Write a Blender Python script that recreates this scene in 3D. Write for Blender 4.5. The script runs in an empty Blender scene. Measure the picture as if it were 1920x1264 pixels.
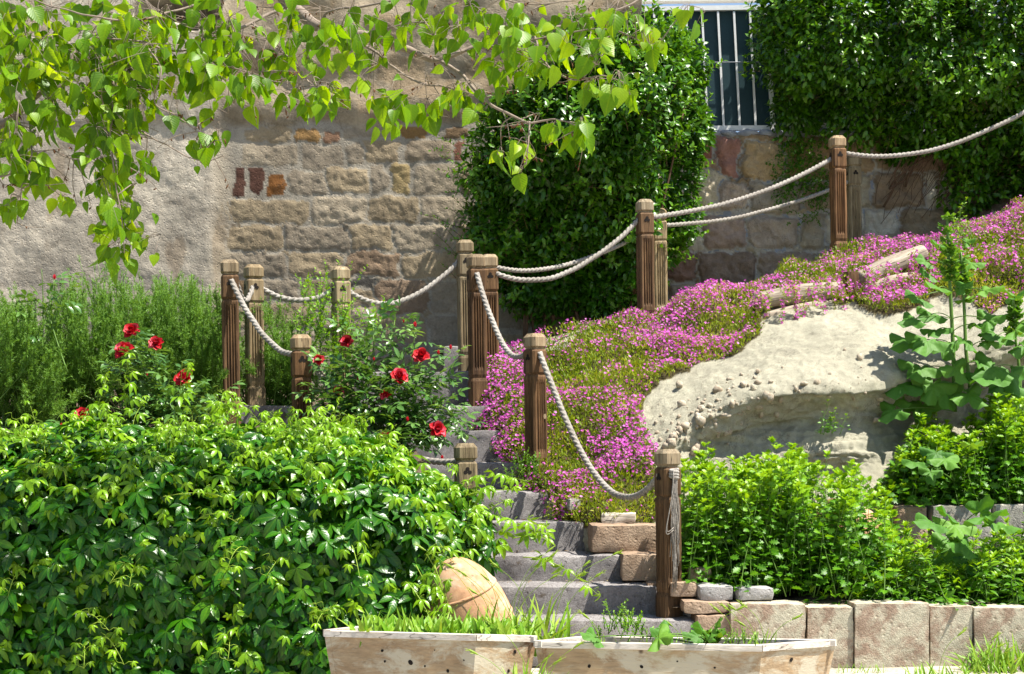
import bpy, bmesh, math, random
import numpy as np
from mathutils import Vector, Matrix

random.seed(7)
rng = np.random.default_rng(11)
R = math.radians
C = bpy.context.scene.collection
sc = bpy.context.scene

# ------------------------------------------------------------------ camera, sky, sun
FPX = 2800.0            # focal length in pixels of the 1920 px wide photograph
HOR = 855.0             # row of the horizon
EYE = 1.2
cam = bpy.data.cameras.new('camera'); camo = bpy.data.objects.new('camera', cam); C.objects.link(camo)
cam.lens = FPX / 1920 * 36; cam.sensor_width = 36
cam.shift_y = (HOR - 632) / 1920
cam.clip_start = 0.1; cam.clip_end = 400
camo.location = (0, 0, EYE); camo.rotation_euler = (R(90), 0, 0)
sc.camera = camo
SUN = Vector((0.42, -0.17, 0.89)).normalized()
w = bpy.data.worlds.new('World'); sc.world = w; w.use_nodes = True
nt = w.node_tree; nt.nodes.clear()
sky = nt.nodes.new('ShaderNodeTexSky'); sky.sky_type = 'NISHITA'; sky.sun_disc = False
sky.sun_elevation = math.asin(SUN.z); sky.sun_rotation = math.atan2(SUN.x, SUN.y)
bg = nt.nodes.new('ShaderNodeBackground'); bg.inputs['Strength'].default_value = 0.085
wo = nt.nodes.new('ShaderNodeOutputWorld')
nt.links.new(sky.outputs[0], bg.inputs[0]); nt.links.new(bg.outputs[0], wo.inputs[0])
sl = bpy.data.lights.new('sun', 'SUN'); sl.energy = 5.0; sl.angle = R(0.5); sl.color = (1, .95, .86)
so = bpy.data.objects.new('sun', sl); C.objects.link(so)
so.rotation_euler = SUN.to_track_quat('Z', 'Y').to_euler(); so.location = (6, -4, 14)
sc.view_settings.view_transform = 'Standard'; sc.view_settings.look = 'None'
sc.view_settings.exposure = 1.25; sc.view_settings.gamma = 1
sc.cycles.max_bounces = 8; sc.cycles.transmission_bounces = 6

# ------------------------------------------------------------------ maths helpers
def P(px, py, Y):
    px = np.asarray(px, float); py = np.asarray(py, float); Y = np.asarray(Y, float)
    return np.stack(np.broadcast_arrays((px - 960) * Y / FPX, Y, EYE + (HOR - py) * Y / FPX), -1)
def proj(p):
    return 960 + p[..., 0] * FPX / p[..., 1], HOR - (p[..., 2] - EYE) * FPX / p[..., 1]
def nrm(v):
    v = np.asarray(v, float); return v / np.maximum(np.linalg.norm(v, axis=-1, keepdims=True), 1e-9)
def _h(i, j, k, s):
    n = (i.astype(np.int64) * 374761393 + j.astype(np.int64) * 668265263 + k.astype(np.int64) * 2147483647 + s * 974711) & 0xffffffff
    n = ((n ^ (n >> 13)) * 1274126177) & 0xffffffff
    n = ((n ^ (n >> 16)) * 2246822519) & 0xffffffff
    return ((n ^ (n >> 15)) & 0xffffff) / float(0xffffff)
def vn(p, s=0):
    """value noise in -1..1 of points (...,3)"""
    p = np.asarray(p, float); f = np.floor(p); t = p - f; t = t * t * (3 - 2 * t); f = f.astype(np.int64)
    x, y, z = f[..., 0], f[..., 1], f[..., 2]; a, b, c = t[..., 0], t[..., 1], t[..., 2]
    r = 0
    for dx in (0, 1):
        for dy in (0, 1):
            for dz in (0, 1):
                r = r + _h(x + dx, y + dy, z + dz, s) * (a if dx else 1 - a) * (b if dy else 1 - b) * (c if dz else 1 - c)
    return r * 2 - 1
def fbm(p, oct=4, s=0, gain=.5):
    p = np.asarray(p, float); r = 0; a = 1
    for o in range(oct):
        r = r + a * vn(p * 2.03 ** o, s + o * 17); a *= gain
    return r
def herm(xs, V, xq):
    """smooth 1-D interpolation of rows V at xs"""
    xs = np.asarray(xs, float); V = np.asarray(V, float); xq = np.clip(np.asarray(xq, float), xs[0], xs[-1])
    sh = (-1,) + (1,) * (V.ndim - 1)
    m = np.gradient(V, xs, axis=0)
    i = np.clip(np.searchsorted(xs, xq, 'right') - 1, 0, len(xs) - 2)
    hh = (xs[i + 1] - xs[i]); t = ((xq - xs[i]) / hh).reshape(sh); hh = hh.reshape(sh)
    return ((2*t**3 - 3*t**2 + 1) * V[i] + (t**3 - 2*t**2 + t) * hh * m[i] + (-2*t**3 + 3*t**2) * V[i+1] + (t**3 - t**2) * hh * m[i+1])
def smooth(a, b, x):
    t = np.clip((x - a) / (b - a), 0, 1); return t * t * (3 - 2 * t)
def inpoly(px, py, poly):
    poly = np.asarray(poly, float); ins = np.zeros(np.shape(px), bool); n = len(poly)
    for i in range(n):
        x1, y1 = poly[i]; x2, y2 = poly[(i + 1) % n]
        c = ((y1 > py) != (y2 > py)) & (px < (x2 - x1) * (py - y1) / (y2 - y1 + 1e-9) + x1)
        ins ^= c
    return ins

# ------------------------------------------------------------------ mesh accumulator
class Acc:
    def __init__(s):
        s.v = []; s.li = []; s.lt = []; s.t = []; s.uv = []; s.n = 0
    def add(s, V, faces, tint=0.5, uv=None):
        V = np.asarray(V, float); n = len(V)
        s.v.append(V); s.t.append(np.broadcast_to(np.asarray(tint, float), (n,)))
        s.uv.append(np.zeros((n, 2)) if uv is None else np.asarray(uv, float))
        for F in faces:
            F = np.asarray(F)
            if F.size:
                s.li.append((F + s.n).ravel()); s.lt.append(np.full(len(F), F.shape[1]))
        s.n += n
        return s
    def cloud(s, tm, pos, d, nor, size, tint):
        V, F, uv = tm
        pos = np.asarray(pos, float); N = len(pos)
        if N == 0: return s
        d = nrm(np.broadcast_to(d, (N, 3))); nor = np.broadcast_to(nor, (N, 3))
        nn = nrm(nor - (nor * d).sum(-1, keepdims=True) * d); sd = np.cross(d, nn)
        size = np.asarray(size, float); size = np.broadcast_to(size, (N,))[:, None, None]
        W = pos[:, None] + size * (V[None, :, 0:1] * sd[:, None] + V[None, :, 1:2] * d[:, None] + V[None, :, 2:3] * nn[:, None])
        nv = len(V); off = (np.arange(N) * nv)[:, None, None]
        faces = [(f[None] + off).reshape(-1, f.shape[1]) for f in F if len(f)]
        s.add(W.reshape(-1, 3), faces, np.repeat(np.broadcast_to(tint, (N,)), nv), np.tile(uv, (N, 1)))
        return s
    def tube(s, pts, rad, ns=6, tint=.5, cap=True):
        pts = np.asarray(pts, float); n = len(pts); rad = np.broadcast_to(np.asarray(rad, float), (n,))
        tg = nrm(np.gradient(pts, axis=0)); up = np.array([0, 0, 1.]) if abs(tg[0][2]) < .9 else np.array([0, 1., 0])
        u = np.zeros((n, 3)); a = nrm(np.cross(tg[0], up)); 
        for i in range(n):
            a = nrm(a - (a @ tg[i]) * tg[i]); u[i] = a
        b = np.cross(tg, u); th = np.linspace(0, 2 * np.pi, ns, endpoint=False)
        V = (pts[:, None] + rad[:, None, None] * (np.cos(th)[None, :, None] * u[:, None] + np.sin(th)[None, :, None] * b[:, None])).reshape(-1, 3)
        s.add(V, gridfaces(n, ns, True, cap), tint)
        return s
    def build(s, name, mat, parent=None, smooth_=True, col=None):
        me = bpy.data.meshes.new(name)
        V = np.concatenate(s.v); li = np.concatenate(s.li).astype(np.int32); lt = np.concatenate(s.lt).astype(np.int32)
        me.vertices.add(len(V)); me.vertices.foreach_set('co', V.astype(np.float32).ravel())
        me.loops.add(len(li)); me.loops.foreach_set('vertex_index', li)
        me.polygons.add(len(lt)); ls = np.concatenate([[0], np.cumsum(lt)[:-1]]).astype(np.int32)
        me.polygons.foreach_set('loop_start', ls); me.polygons.foreach_set('loop_total', lt)
        me.update(calc_edges=True)
        a = me.attributes.new('tint', 'FLOAT', 'POINT'); a.data.foreach_set('value', np.concatenate(s.t).astype(np.float32))
        uvl = me.uv_layers.new(name='UVMap'); UV = np.concatenate(s.uv)[li]
        uvl.data.foreach_set('uv', UV.astype(np.float32).ravel())
        if col is not None:
            ca = me.attributes.new('Col', 'FLOAT_COLOR', 'POINT')
            ca.data.foreach_set('color', np.concatenate([col, np.ones((len(col), 1))], 1).astype(np.float32).ravel())
        me.polygons.foreach_set('use_smooth', np.full(len(lt), smooth_))
        me.validate(); me.materials.append(mat)
        o = bpy.data.objects.new(name, me); C.objects.link(o)
        if parent is not None:
            o.parent = parent; o.matrix_parent_inverse = Matrix.Translation(-Vector(parent.location))
        return o
def gridfaces(n, m, wrap=False, cap=False):
    i = np.arange(n - 1)[:, None]; j = np.arange(m if wrap else m - 1)[None]
    j2 = (j + 1) % m
    q = np.stack([i * m + j, i * m + j2, (i + 1) * m + j2, (i + 1) * m + j], -1).reshape(-1, 4)
    out = [q]
    if cap: out += [np.arange(m)[::-1][None], (np.arange(m) + (n - 1) * m)[None]]
    return out
def grid(name, pos, mat, parent=None, col=None, flip=False):
    n, m = pos.shape[:2]; f = gridfaces(n, m)
    if flip: f = [f[0][:, ::-1]]
    return Acc().add(pos.reshape(-1, 3), f).build(name, mat, parent, col=None if col is None else col.reshape(-1, 3))
def gridnormals(pos):
    du = np.gradient(pos, axis=0); dv = np.gradient(pos, axis=1); return nrm(np.cross(du, dv))

# ------------------------------------------------------------------ things
def tag(o, label, cat, group=None, kind=None):
    o['label'] = label; o['category'] = cat
    if group: o['group'] = group
    if kind: o['kind'] = kind
    return o
def struct(o, label=None):
    o['kind'] = 'structure'
    if label: o['label'] = label
    return o
def thing(name, loc, label, cat, group=None):
    o = bpy.data.objects.new(name, None); C.objects.link(o); o.location = Vector(loc); o.empty_display_size = .05
    return tag(o, label, cat, group)

# ------------------------------------------------------------------ materials
class M:
    def __init__(s, name):
        s.m = bpy.data.materials.new(name); s.m.use_nodes = True; s.nt = s.m.node_tree; s.nt.nodes.clear()
        s.out = s.nt.nodes.new('ShaderNodeOutputMaterial')
    def n(s, typ, ins=None, **kw):
        nd = s.nt.nodes.new('ShaderNode' + typ)
        for k, v in kw.items(): setattr(nd, k, v)
        for k, v in (ins or {}).items():
            if isinstance(v, bpy.types.NodeSocket): s.nt.links.new(v, nd.inputs[k])
            else: nd.inputs[k].default_value = v
        return nd
    def noise(s, scale, detail=4, rough=.55, vec=None, dist=0):
        i = {'Scale': scale, 'Detail': detail, 'Roughness': rough, 'Distortion': dist}
        if vec is not None: i['Vector'] = vec
        return s.n('TexNoise', i).outputs[0]
    def coord(s, scale=(1, 1, 1), which='Object'):
        c = s.n('TexCoord'); return s.n('Mapping', {'Vector': c.outputs[which], 'Scale': scale}).outputs[0]
    def ramp(s, fac, stops):
        r = s.n('ValToRGB', {'Fac': fac}); cr = r.color_ramp
        while len(cr.elements) < len(stops): cr.elements.new(.5)
        for e, (p, c) in zip(cr.elements, stops):
            e.position = p; e.color = (*c, 1) if len(c) == 3 else c
        return r.outputs[0]
    def mix(s, f, a, b, mode='MIX'):
        n = s.n('Mix', data_type='RGBA', blend_type=mode)
        for k, v in ((0, f), (6, a), (7, b)):
            if isinstance(v, bpy.types.NodeSocket): s.nt.links.new(v, n.inputs[k])
            else: n.inputs[k].default_value = (*v, 1) if k > 0 and len(v) == 3 else v
        return n.outputs[2]
    def bump(s, h, strength=.5, dist=.01, normal=None):
        i = {'Height': h, 'Strength': strength, 'Distance': dist}
        if normal is not None: i['Normal'] = normal
        return s.n('Bump', i).outputs[0]
    def pbr(s, col, rough=.8, normal=None, spec=.3, **kw):
        i = {'Roughness': rough, 'Specular IOR Level': spec}
        i['Base Color'] = col if isinstance(col, bpy.types.NodeSocket) else (*col, 1)
        if normal is not None: i['Normal'] = normal
        return s.n('BsdfPrincipled', i).outputs[0]
    def done(s, sh):
        s.nt.links.new(sh, s.out.inputs[0]); return s.m

def leafmat(name, dark, mid, young, rough=.42, trans=.35, spec=.5, tcol=(1.5, 1.25, .4), rib=.35, vein=.08):
    m = M(name)
    t = m.n('Attribute', attribute_name='tint').outputs['Fac']
    col = m.ramp(t, [(0, dark), (.5, mid), (1, young)])
    uv = m.n('UVMap').outputs[0]; sx = m.n('SeparateXYZ', {0: uv})
    ax = m.n('Math', {0: sx.outputs[0]}, operation='ABSOLUTE').outputs[0]
    # midrib and side veins of one leaf
    vv = m.n('Math', {0: sx.outputs[1], 1: ax}, operation='SUBTRACT').outputs[0]
    wv = m.n('Math', {0: m.n('Math', {0: vv, 1: 44.}, operation='MULTIPLY').outputs[0]}, operation='SINE').outputs[0]
    rb = m.n('MapRange', {'Value': ax, 'From Min': .0, 'From Max': .05, 'To Min': rib, 'To Max': 0}).outputs[0]
    col = m.mix(rb, col, young)
    nz = m.noise(60, 2, .5, m.coord())
    col = m.mix(.25, col, m.ramp(nz, [(.3, (.55, .55, .55)), (.7, (1, 1, 1))]), 'MULTIPLY')
    nrmv = m.bump(wv, vein, .004)
    b = m.pbr(col, rough, nrmv, spec)
    tc = m.mix(1.0, col, tcol, 'MULTIPLY')
    tr = m.n('BsdfTranslucent', {'Color': tc, 'Normal': nrmv}).outputs[0]
    return m.done(m.n('MixShader', {0: trans, 1: b, 2: tr}).outputs[0])

def colmat(name, scale=7, bs=.5, bd=.02, rough=.9, contrast=.5):
    """stone whose own colour is stored per vertex"""
    m = M(name); c = m.n('Attribute', attribute_name='Col').outputs['Color']; v = m.coord()
    n1 = m.noise(scale, 6, .65, v); n2 = m.noise(scale * 9, 5, .7, v); n3 = m.noise(scale * .25, 3, .5, v)
    col = m.mix(contrast, c, m.ramp(n1, [(.25, (.42, .38, .34)), (.5, (.9, .88, .85)), (.72, (1.35, 1.32, 1.25))]), 'MULTIPLY')
    col = m.mix(.35, col, m.ramp(n2, [(.3, (.45, .42, .4)), (.55, (1, 1, 1)), (.8, (1.3, 1.3, 1.28))]), 'MULTIPLY')
    col = m.mix(.3, col, m.ramp(n3, [(.3, (.7, .66, .6)), (.7, (1.15, 1.12, 1.05))]), 'MULTIPLY')
    ck = m.n('Math', {0: m.noise(1.6, 7, .62, m.n('Mapping', {'Vector': v, 'Scale': (1, 1, .7)}).outputs[0], .3), 1: .5}, operation='SUBTRACT').outputs[0]
    ck = m.n('MapRange', {'Value': m.n('Math', {0: ck}, operation='ABSOLUTE').outputs[0], 'From Max': .006, 'To Min': .45, 'To Max': 0}).outputs[0]
    col = m.mix(ck, col, (.09, .07, .05))
    pit = m.n('TexVoronoi', {'Vector': v, 'Scale': scale * 6}).outputs[0]
    h = m.n('Math', {0: n2, 1: m.n('MapRange', {'Value': pit, 'From Max': .35, 'To Min': -.6, 'To Max': 0}).outputs[0]}, operation='ADD').outputs[0]
    h = m.n('Math', {0: h, 1: n1}, operation='ADD').outputs[0]
    return m.done(m.pbr(col, rough, m.bump(h, bs, bd), .2))

def stonemat(name, a, b, c, scale=5, patch=None, comb=False, bs=.5, bd=.012):
    m = M(name); v = m.coord()
    n1 = m.noise(scale, 7, .62, v); n2 = m.noise(scale * 8, 5, .7, v)
    col = m.ramp(n1, [(.28, a), (.5, b), (.72, c)])
    if patch:
        pn = m.noise(scale * 1.3, 8, .7, m.n('Mapping', {'Vector': v, 'Location': (3.3, 1.7, 9.1)}).outputs[0], .4)
        col = m.mix(m.ramp(pn, [(patch[1] - .05, (0, 0, 0)), (patch[1] + .09, (1, 1, 1))]), col, patch[0])
        dn = m.noise(scale * 2.1, 6, .75, m.n('Mapping', {'Vector': v, 'Location': (7.3, 4.7, 2.1)}).outputs[0])
        col = m.mix(m.ramp(dn, [(.60, (0, 0, 0)), (.68, (.8, .8, .8))]), col, (.10, .075, .05))
    col = m.mix(.5, col, m.ramp(n2, [(.3, (.45, .45, .45)), (.55, (1, 1, 1))]), 'MULTIPLY')
    h = m.n('Math', {0: n2, 1: m.noise(scale * 25, 3, .6, v)}, operation='ADD').outputs[0]
    pv = m.n('TexVoronoi', {'Vector': v, 'Scale': 22.}).outputs[0]
    h = m.n('Math', {0: h, 1: m.n('MapRange', {'Value': pv, 'From Max': .22, 'To Min': -1.3, 'To Max': 0}).outputs[0]}, operation='ADD').outputs[0]
    if comb:
        wv = m.n('TexWave', {'Vector': m.coord((1, 1, 1)), 'Scale': 55, 'Distortion': 3.5, 'Detail': 2, 'Detail Scale': 1.5}, bands_direction='Z').outputs[1]
        h = m.n('Math', {0: h, 1: m.n('Math', {0: wv, 1: .35}, operation='MULTIPLY').outputs[0]}, operation='ADD').outputs[0]
    return m.done(m.pbr(col, .9, m.bump(h, bs, bd), .2))

def woodmat(name, a, b, c, along='Z', scale=1.0, bs=.5, paint=None):
    m = M(name)
    k = {'Z': (38, 38, 2.2), 'X': (2.2, 38, 38)}[along]
    oi = m.n('ObjectInfo').outputs['Random']
    v0 = m.n('TexCoord').outputs['Object']
    v = m.n('Mapping', {'Vector': v0, 'Scale': tuple(q * scale for q in k), 'Location': m.n('CombineXYZ', {0: m.n('Math', {0: oi, 1: 37.}, operation='MULTIPLY').outputs[0], 2: m.n('Math', {0: oi, 1: 9.}, operation='MULTIPLY').outputs[0]}).outputs[0]}).outputs[0]
    n1 = m.noise(1, 6, .65, v, .6); n2 = m.noise(5, 4, .6, v)
    n3 = m.noise(6, 5, .6, v0)
    col = m.ramp(n1, [(.3, a), (.52, b), (.74, c)])
    col = m.mix(.55, col, m.ramp(n3, [(.3, (.5, .48, .46)), (.7, (1.2, 1.2, 1.2))]), 'MULTIPLY')
    col = m.mix(.5, col, m.ramp(n2, [(.3, (.4, .4, .4)), (.6, (1, 1, 1))]), 'MULTIPLY')
    cr = m.n('Math', {0: m.noise(.55, 3, .5, v), 1: .5}, operation='SUBTRACT').outputs[0]
    cr = m.n('MapRange', {'Value': m.n('Math', {0: cr}, operation='ABSOLUTE').outputs[0], 'From Max': .010, 'To Min': .8, 'To Max': 0}).outputs[0]
    col = m.mix(cr, col, (.02, .012, .007)) if not paint else col
    col = m.mix(1.0, col, m.n('ObjectInfo').outputs['Color'], 'MULTIPLY')
    if paint:
        pn = m.noise(4, 8, .72, m.n('Mapping', {'Vector': v0, 'Scale': (1, 1, 2.2)}).outputs[0], .5)
        col = m.mix(m.ramp(pn, [(.46, (.15, .15, .15)), (.56, (.9, .9, .9))]), col, paint)
        sn = m.noise(3.2, 7, .7, m.n('Mapping', {'Vector': v0, 'Location': (5, 3, 1)}).outputs[0], 1.)
        col = m.mix(m.ramp(sn, [(.58, (0, 0, 0)), (.66, (.75, .75, .75))]), col, (.20, .085, .035))
        kn = m.n('TexVoronoi', {'Vector': v0, 'Scale': 5.}).outputs[0]
        col = m.mix(m.ramp(kn, [(.05, (1, 1, 1)), (.09, (0, 0, 0))]), col, (.045, .025, .015))
    h = m.n('Math', {0: n1, 1: n2}, operation='ADD').outputs[0]
    return m.done(m.pbr(col, .75, m.bump(h, bs, .006), .25))

def plain(name, col, rough=.6, var=.3, scale=20, spec=.3, bs=.2):
    m = M(name); v = m.coord(); n = m.noise(scale, 5, .6, v)
    c = m.mix(var, col, m.ramp(n, [(.3, (.45, .45, .45)), (.7, (1.3, 1.3, 1.3))]), 'MULTIPLY')
    return m.done(m.pbr(c, rough, m.bump(n, bs, .004), spec))

mt = {}
mt['mulberry'] = leafmat('mulberry_leaf', (.075, .18, .003), (.135, .30, .003), (.29, .45, .006), .40, .55, .35, (1.7, 1.35, .25))
mt['shrub'] = leafmat('shrub_leaf', (.018, .075, .004), (.045, .155, .006), (.17, .36, .018), .31, .3, .45)
mt['hedge'] = leafmat('hedge_leaf', (.022, .080, .003), (.055, .170, .004), (.17, .36, .012), .33, .3, .42)
mt['creeper'] = leafmat('creeper_leaf', (.012, .066, .003), (.032, .150, .004), (.24, .43, .008), .31, .28, .36, rib=.15)
mt['rosemary'] = leafmat('rosemary_needle', (.040, .120, .014), (.090, .225, .026), (.22, .40, .055), .5, .33, .25)
mt['roseleaf'] = leafmat('rose_leaf', (.022, .080, .016), (.055, .150, .030), (.16, .30, .06), .30, .25, .6)
mt['mum'] = leafmat('herb_leaf', (.032, .125, .004), (.085, .250, .006), (.27, .48, .014), .42, .35, .35)
mt['mallow'] = leafmat('mallow_leaf', (.045, .155, .014), (.085, .225, .024), (.19, .36, .04), .58, .32, .3, rib=.1)
mt['grass'] = leafmat('grass_blade', (.06, .18, .005), (.13, .33, .008), (.32, .45, .05), .45, .35, .3)
mt['cover'] = leafmat('cover_leaf', (.09, .17, .008), (.23, .33, .014), (.46, .46, .08), .5, .35, .25, rib=0)
def petalmat(name, a, b, c, trans=.3):
    m = M(name); t = m.n('Attribute', attribute_name='tint').outputs['Fac']
    col = m.ramp(t, [(0, a), (.5, b), (1, c)])
    return m.done(m.n('MixShader', {0: trans, 1: m.pbr(col, .5, None, .3), 2: m.n('BsdfTranslucent', {'Color': col}).outputs[0]}).outputs[0])
mt['pink'] = petalmat('pink_petal', (.46, .035, .34), (.63, .075, .50), (.74, .26, .64))
mt['rose'] = petalmat('rose_petal', (.20, .002, .008), (.50, .006, .012), (.70, .10, .16), .2)
mt['stem'] = plain('green_stem', (.10, .19, .03), .5)
mt['twig'] = plain('grey_bark', (.24, .19, .15), .85, .6, 40)
mt['brown_twig'] = plain('brown_twig', (.12, .07, .04), .85, .5, 40)
mt['dry'] = plain('dry_catkin', (.13, .055, .022), .9, .5)
mt['tendril'] = plain('tendril', (.24, .36, .03), .5, .3)
mt['housewall'] = colmat('house_wall_stone', 6, .5, .012, contrast=.62)
mt['rubble'] = colmat('rubble_stone', 7, .7, .02, contrast=.55)
mt['soil'] = colmat('tuff_soil', 16, .8, .02, contrast=.38)
mt['dirt'] = stonemat('garden_dirt', (.09, .065, .04), (.15, .11, .075), (.22, .17, .115), 9, bs=.9, bd=.02)
mt['ground'] = stonemat('courtyard_ground', (.30, .27, .22), (.42, .38, .31), (.5, .46, .4), 2.5, bs=.6)
mt['step'] = stonemat('step_stone', (.175, .16, .157), (.265, .245, .24), (.36, .34, .33), 4, ((.36, .345, .33), .60), comb=True, bs=.9, bd=.014)
mt['block'] = stonemat('tuff_block', (.24, .165, .115), (.33, .24, .175), (.40, .31, .235), 5, ((.48, .44, .33), .45), bs=.5)
mt['side'] = stonemat('side_block', (.22, .15, .10), (.32, .225, .155), (.38, .29, .21), 3, bs=.6)
mt['paver'] = stonemat('grey_paver', (.24, .23, .22), (.33, .32, .31), (.40, .38, .36), 6, bs=.5)
mt['concrete'] = stonemat('old_concrete', (.22, .21, .17), (.34, .32, .27), (.44, .42, .36), 6, ((.24, .15, .10), .58), bs=.6)
mt['pebble'] = stonemat('pebble', (.30, .23, .16), (.42, .35, .26), (.52, .46, .36), 9)
mt['wood'] = woodmat('brown_wood', (.050, .025, .010), (.140, .074, .031), (.27, .155, .072))
mt['wood_pale'] = woodmat('weathered_wood', (.15, .105, .055), (.27, .20, .11), (.40, .32, .20))
mt['wood_cap'] = woodmat('cap_wood', (.17, .12, .065), (.30, .22, .13), (.42, .34, .22))
mt['log'] = woodmat('grey_log', (.20, .155, .11), (.36, .30, .23), (.50, .44, .36), 'X', .8)
mt['planter'] = woodmat('planter_board', (.30, .18, .085), (.42, .28, .15), (.50, .37, .22), 'X', .5, .35, (.50, .45, .34))
mt['rim'] = woodmat('planter_rim', (.55, .47, .38), (.66, .60, .52), (.74, .70, .64), 'X', .5, .3)
mt['hole'] = plain('hole_shade_paint', (.012, .008, .006), .9)  # near-black colour painting the shade inside rope and bolt holes
mt['clay'] = stonemat('terracotta', (.38, .19, .10), (.48, .27, .15), (.54, .36, .23), 3, ((.56, .45, .34), .60), bs=.2, bd=.004)
mt['white'] = plain('white_paint', (.80, .80, .78), .4, .15)
mt['screen'] = plain('dark_screen', (.012, .040, .048), .5, .3, 60)
mt['rail'] = plain('grey_ledge', (.30, .32, .36), .8, .4)
def ropemat():
    m = M('rope_fibre'); v = m.coord(); n = m.noise(90, 4, .7, v)
    col = m.ramp(n, [(.3, (.16, .145, .13)), (.55, (.33, .31, .28)), (.75, (.44, .415, .38))])
    col = m.mix(.6, col, m.ramp(m.noise(3.5, 4, .6, v), [(.3, (.55, .5, .44)), (.65, (1.1, 1.08, 1.05))]), 'MULTIPLY')
    return m.done(m.pbr(col, .9, m.bump(n, .5, .004), .15))
mt['rope'] = ropemat()

# ------------------------------------------------------------------ leaf shapes (x across, y along, z normal)
def leaf_t(ts, ws, fold=.18, droop=.18, wave=0):
    V = []; uv = []; rows = []
    for i, (t, wd) in enumerate(zip(ts, ws)):
        z = -droop * t * t
        if wd <= 0: rows.append((len(V),)); V.append((0, t, z)); uv.append((0, t))
        else:
            k = len(V); zz = wave * (-1) ** i
            V += [(-wd, t, z + fold * wd + zz), (0, t, z), (wd, t, z + fold * wd - zz)]; uv += [(-wd, t), (0, t), (wd, t)]
            rows.append((k, k + 1, k + 2))
    q, tr = [], []
    for a, b in zip(rows[:-1], rows[1:]):
        if len(a) == 1: tr += [(a[0], b[1], b[0]), (a[0], b[2], b[1])]
        elif len(b) == 1: tr += [(a[0], a[1], b[0]), (a[1], a[2], b[0])]
        else: q += [(a[0], a[1], b[1], b[0]), (a[1], a[2], b[2], b[1])]
    return np.array(V, float), [np.array(q, int).reshape(-1, 4), np.array(tr, int).reshape(-1, 3)], np.array(uv, float)
def merge(parts):
    V, Q, T, U = [], [], [], []; n = 0
    for v, (q, t), u in parts:
        V.append(v); Q.append(q + n); T.append(t + n); U.append(u); n += len(v)
    return np.concatenate(V), [np.concatenate(Q), np.concatenate(T)], np.concatenate(U)
def turn(tm, ang, s=1, off=(0, 0, 0), tilt=0):
    V, F, U = tm; V = V * s; ct, st = math.cos(tilt), math.sin(tilt)
    V = np.stack([V[:, 0], V[:, 1] * ct - V[:, 2] * st, V[:, 1] * st + V[:, 2] * ct], -1)
    c, sn = math.cos(ang), math.sin(ang)
    return np.stack([V[:, 0] * c + V[:, 1] * sn, -V[:, 0] * sn + V[:, 1] * c, V[:, 2]], -1) + np.array(off), F, U
T_oval = leaf_t([0, .12, .4, .75, 1], [0, .17, .27, .17, 0], .25, .22)
T_oval2 = leaf_t([0, .3, .7, 1], [0, .25, .2, 0], .3, .1)
T_heart = leaf_t([0, .04, .18, .38, .58, .78, .9, 1], [0, .22, .40, .40, .31, .16, .07, 0], .22, .16)
T_heart2 = leaf_t([0, .04, .18, .38, .58, .78, .9, 1], [0, .18, .33, .34, .26, .13, .05, 0], .5, .35)
T_leaflet = leaf_t([0, .15, .4, .62, .82, 1], [0, .12, .24, .25, .13, 0], .22, .35)
def palm(droop, fold=.25):
    l = leaf_t([0, .10, .30, .52, .72, .88, 1], [0, .03, .14, .205, .175, .085, 0], fold, droop, .006)
    return merge([turn(l, R(a), s, (0, 0, 0), R(tl)) for a, s, tl in ((-104, .66, -12), (-50, .92, 6), (0, 1, -3), (50, .9, 6), (104, .7, -12))])
T_palm = palm(.35); T_palm2 = palm(.75, .4)
T_mum = leaf_t([0, .14, .27, .36, .50, .60, .74, .84, 1], [.02, .06, .30, .13, .38, .17, .30, .12, 0], .2, .25, .02)
T_needle = leaf_t([0, .5, 1], [.05, .08, 0], 0, .1)
T_needle = (np.array([(-.075, 0, 0), (.075, 0, 0), (.05, .7, .03), (0, 1, 0), (-.05, .7, .03)], float), [np.array([(0, 1, 2, 4)]), np.array([(4, 2, 3)])], np.zeros((5, 2)))
T_blade = leaf_t([0, .3, .6, .85, 1], [.03, .035, .03, .018, 0], .3, .5)
T_spoon = leaf_t([0, .3, .6, .85, 1], [.02, .05, .095, .07, 0], .35, .45)
T_lance = leaf_t([0, .2, .5, .8, 1], [.02, .15, .19, .09, 0], .3, .3)
T_tuft = leaf_t([0, .5, 1], [.06, .14, 0], .2, .1)
def rosette():
    l = leaf_t([0, .3, .7, 1], [0, .2, .2, 0], .3, .3)
    return merge([turn(l, R(a), s, (0, y, 0)) for a, s, y in ((0, .45, .62), (-65, .42, .55), (65, .42, .55), (-72, .36, .28), (72, .36, .28))])
T_rose = rosette()
def mallow(lobes=5):
    th = np.linspace(-R(158), R(158), 33); k = (th / R(158))
    r = .55 + .17 * np.cos(th * lobes * .5 * 2 * .72) + .03 * np.cos(th * 17) - .12 * np.abs(k) ** 3
    V = [(0, 0, 0)]; 
    for f in (.5, 1.0):
        zz = f * .22 * r + .07 * f * np.cos(th * lobes * 1.44) + .03 * f * np.sin(th * 9) - .18 * f * f
        V += list(np.stack([f * r * np.sin(th), f * r * np.cos(th), zz], -1))
    V = np.array(V); n = len(th); i = np.arange(n - 1)
    tr = np.stack([np.zeros(n - 1, int), 2 + i, 1 + i], -1); q = np.stack([1 + i, 2 + i, 1 + n + i + 1, 1 + n + i], -1)
    uv = np.concatenate([[(.5, 0)], np.stack([np.full(n, .3), k], -1), np.stack([np.full(n, .6), k], -1)])
    return V, [q, tr], uv
T_mallow = mallow()
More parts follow.
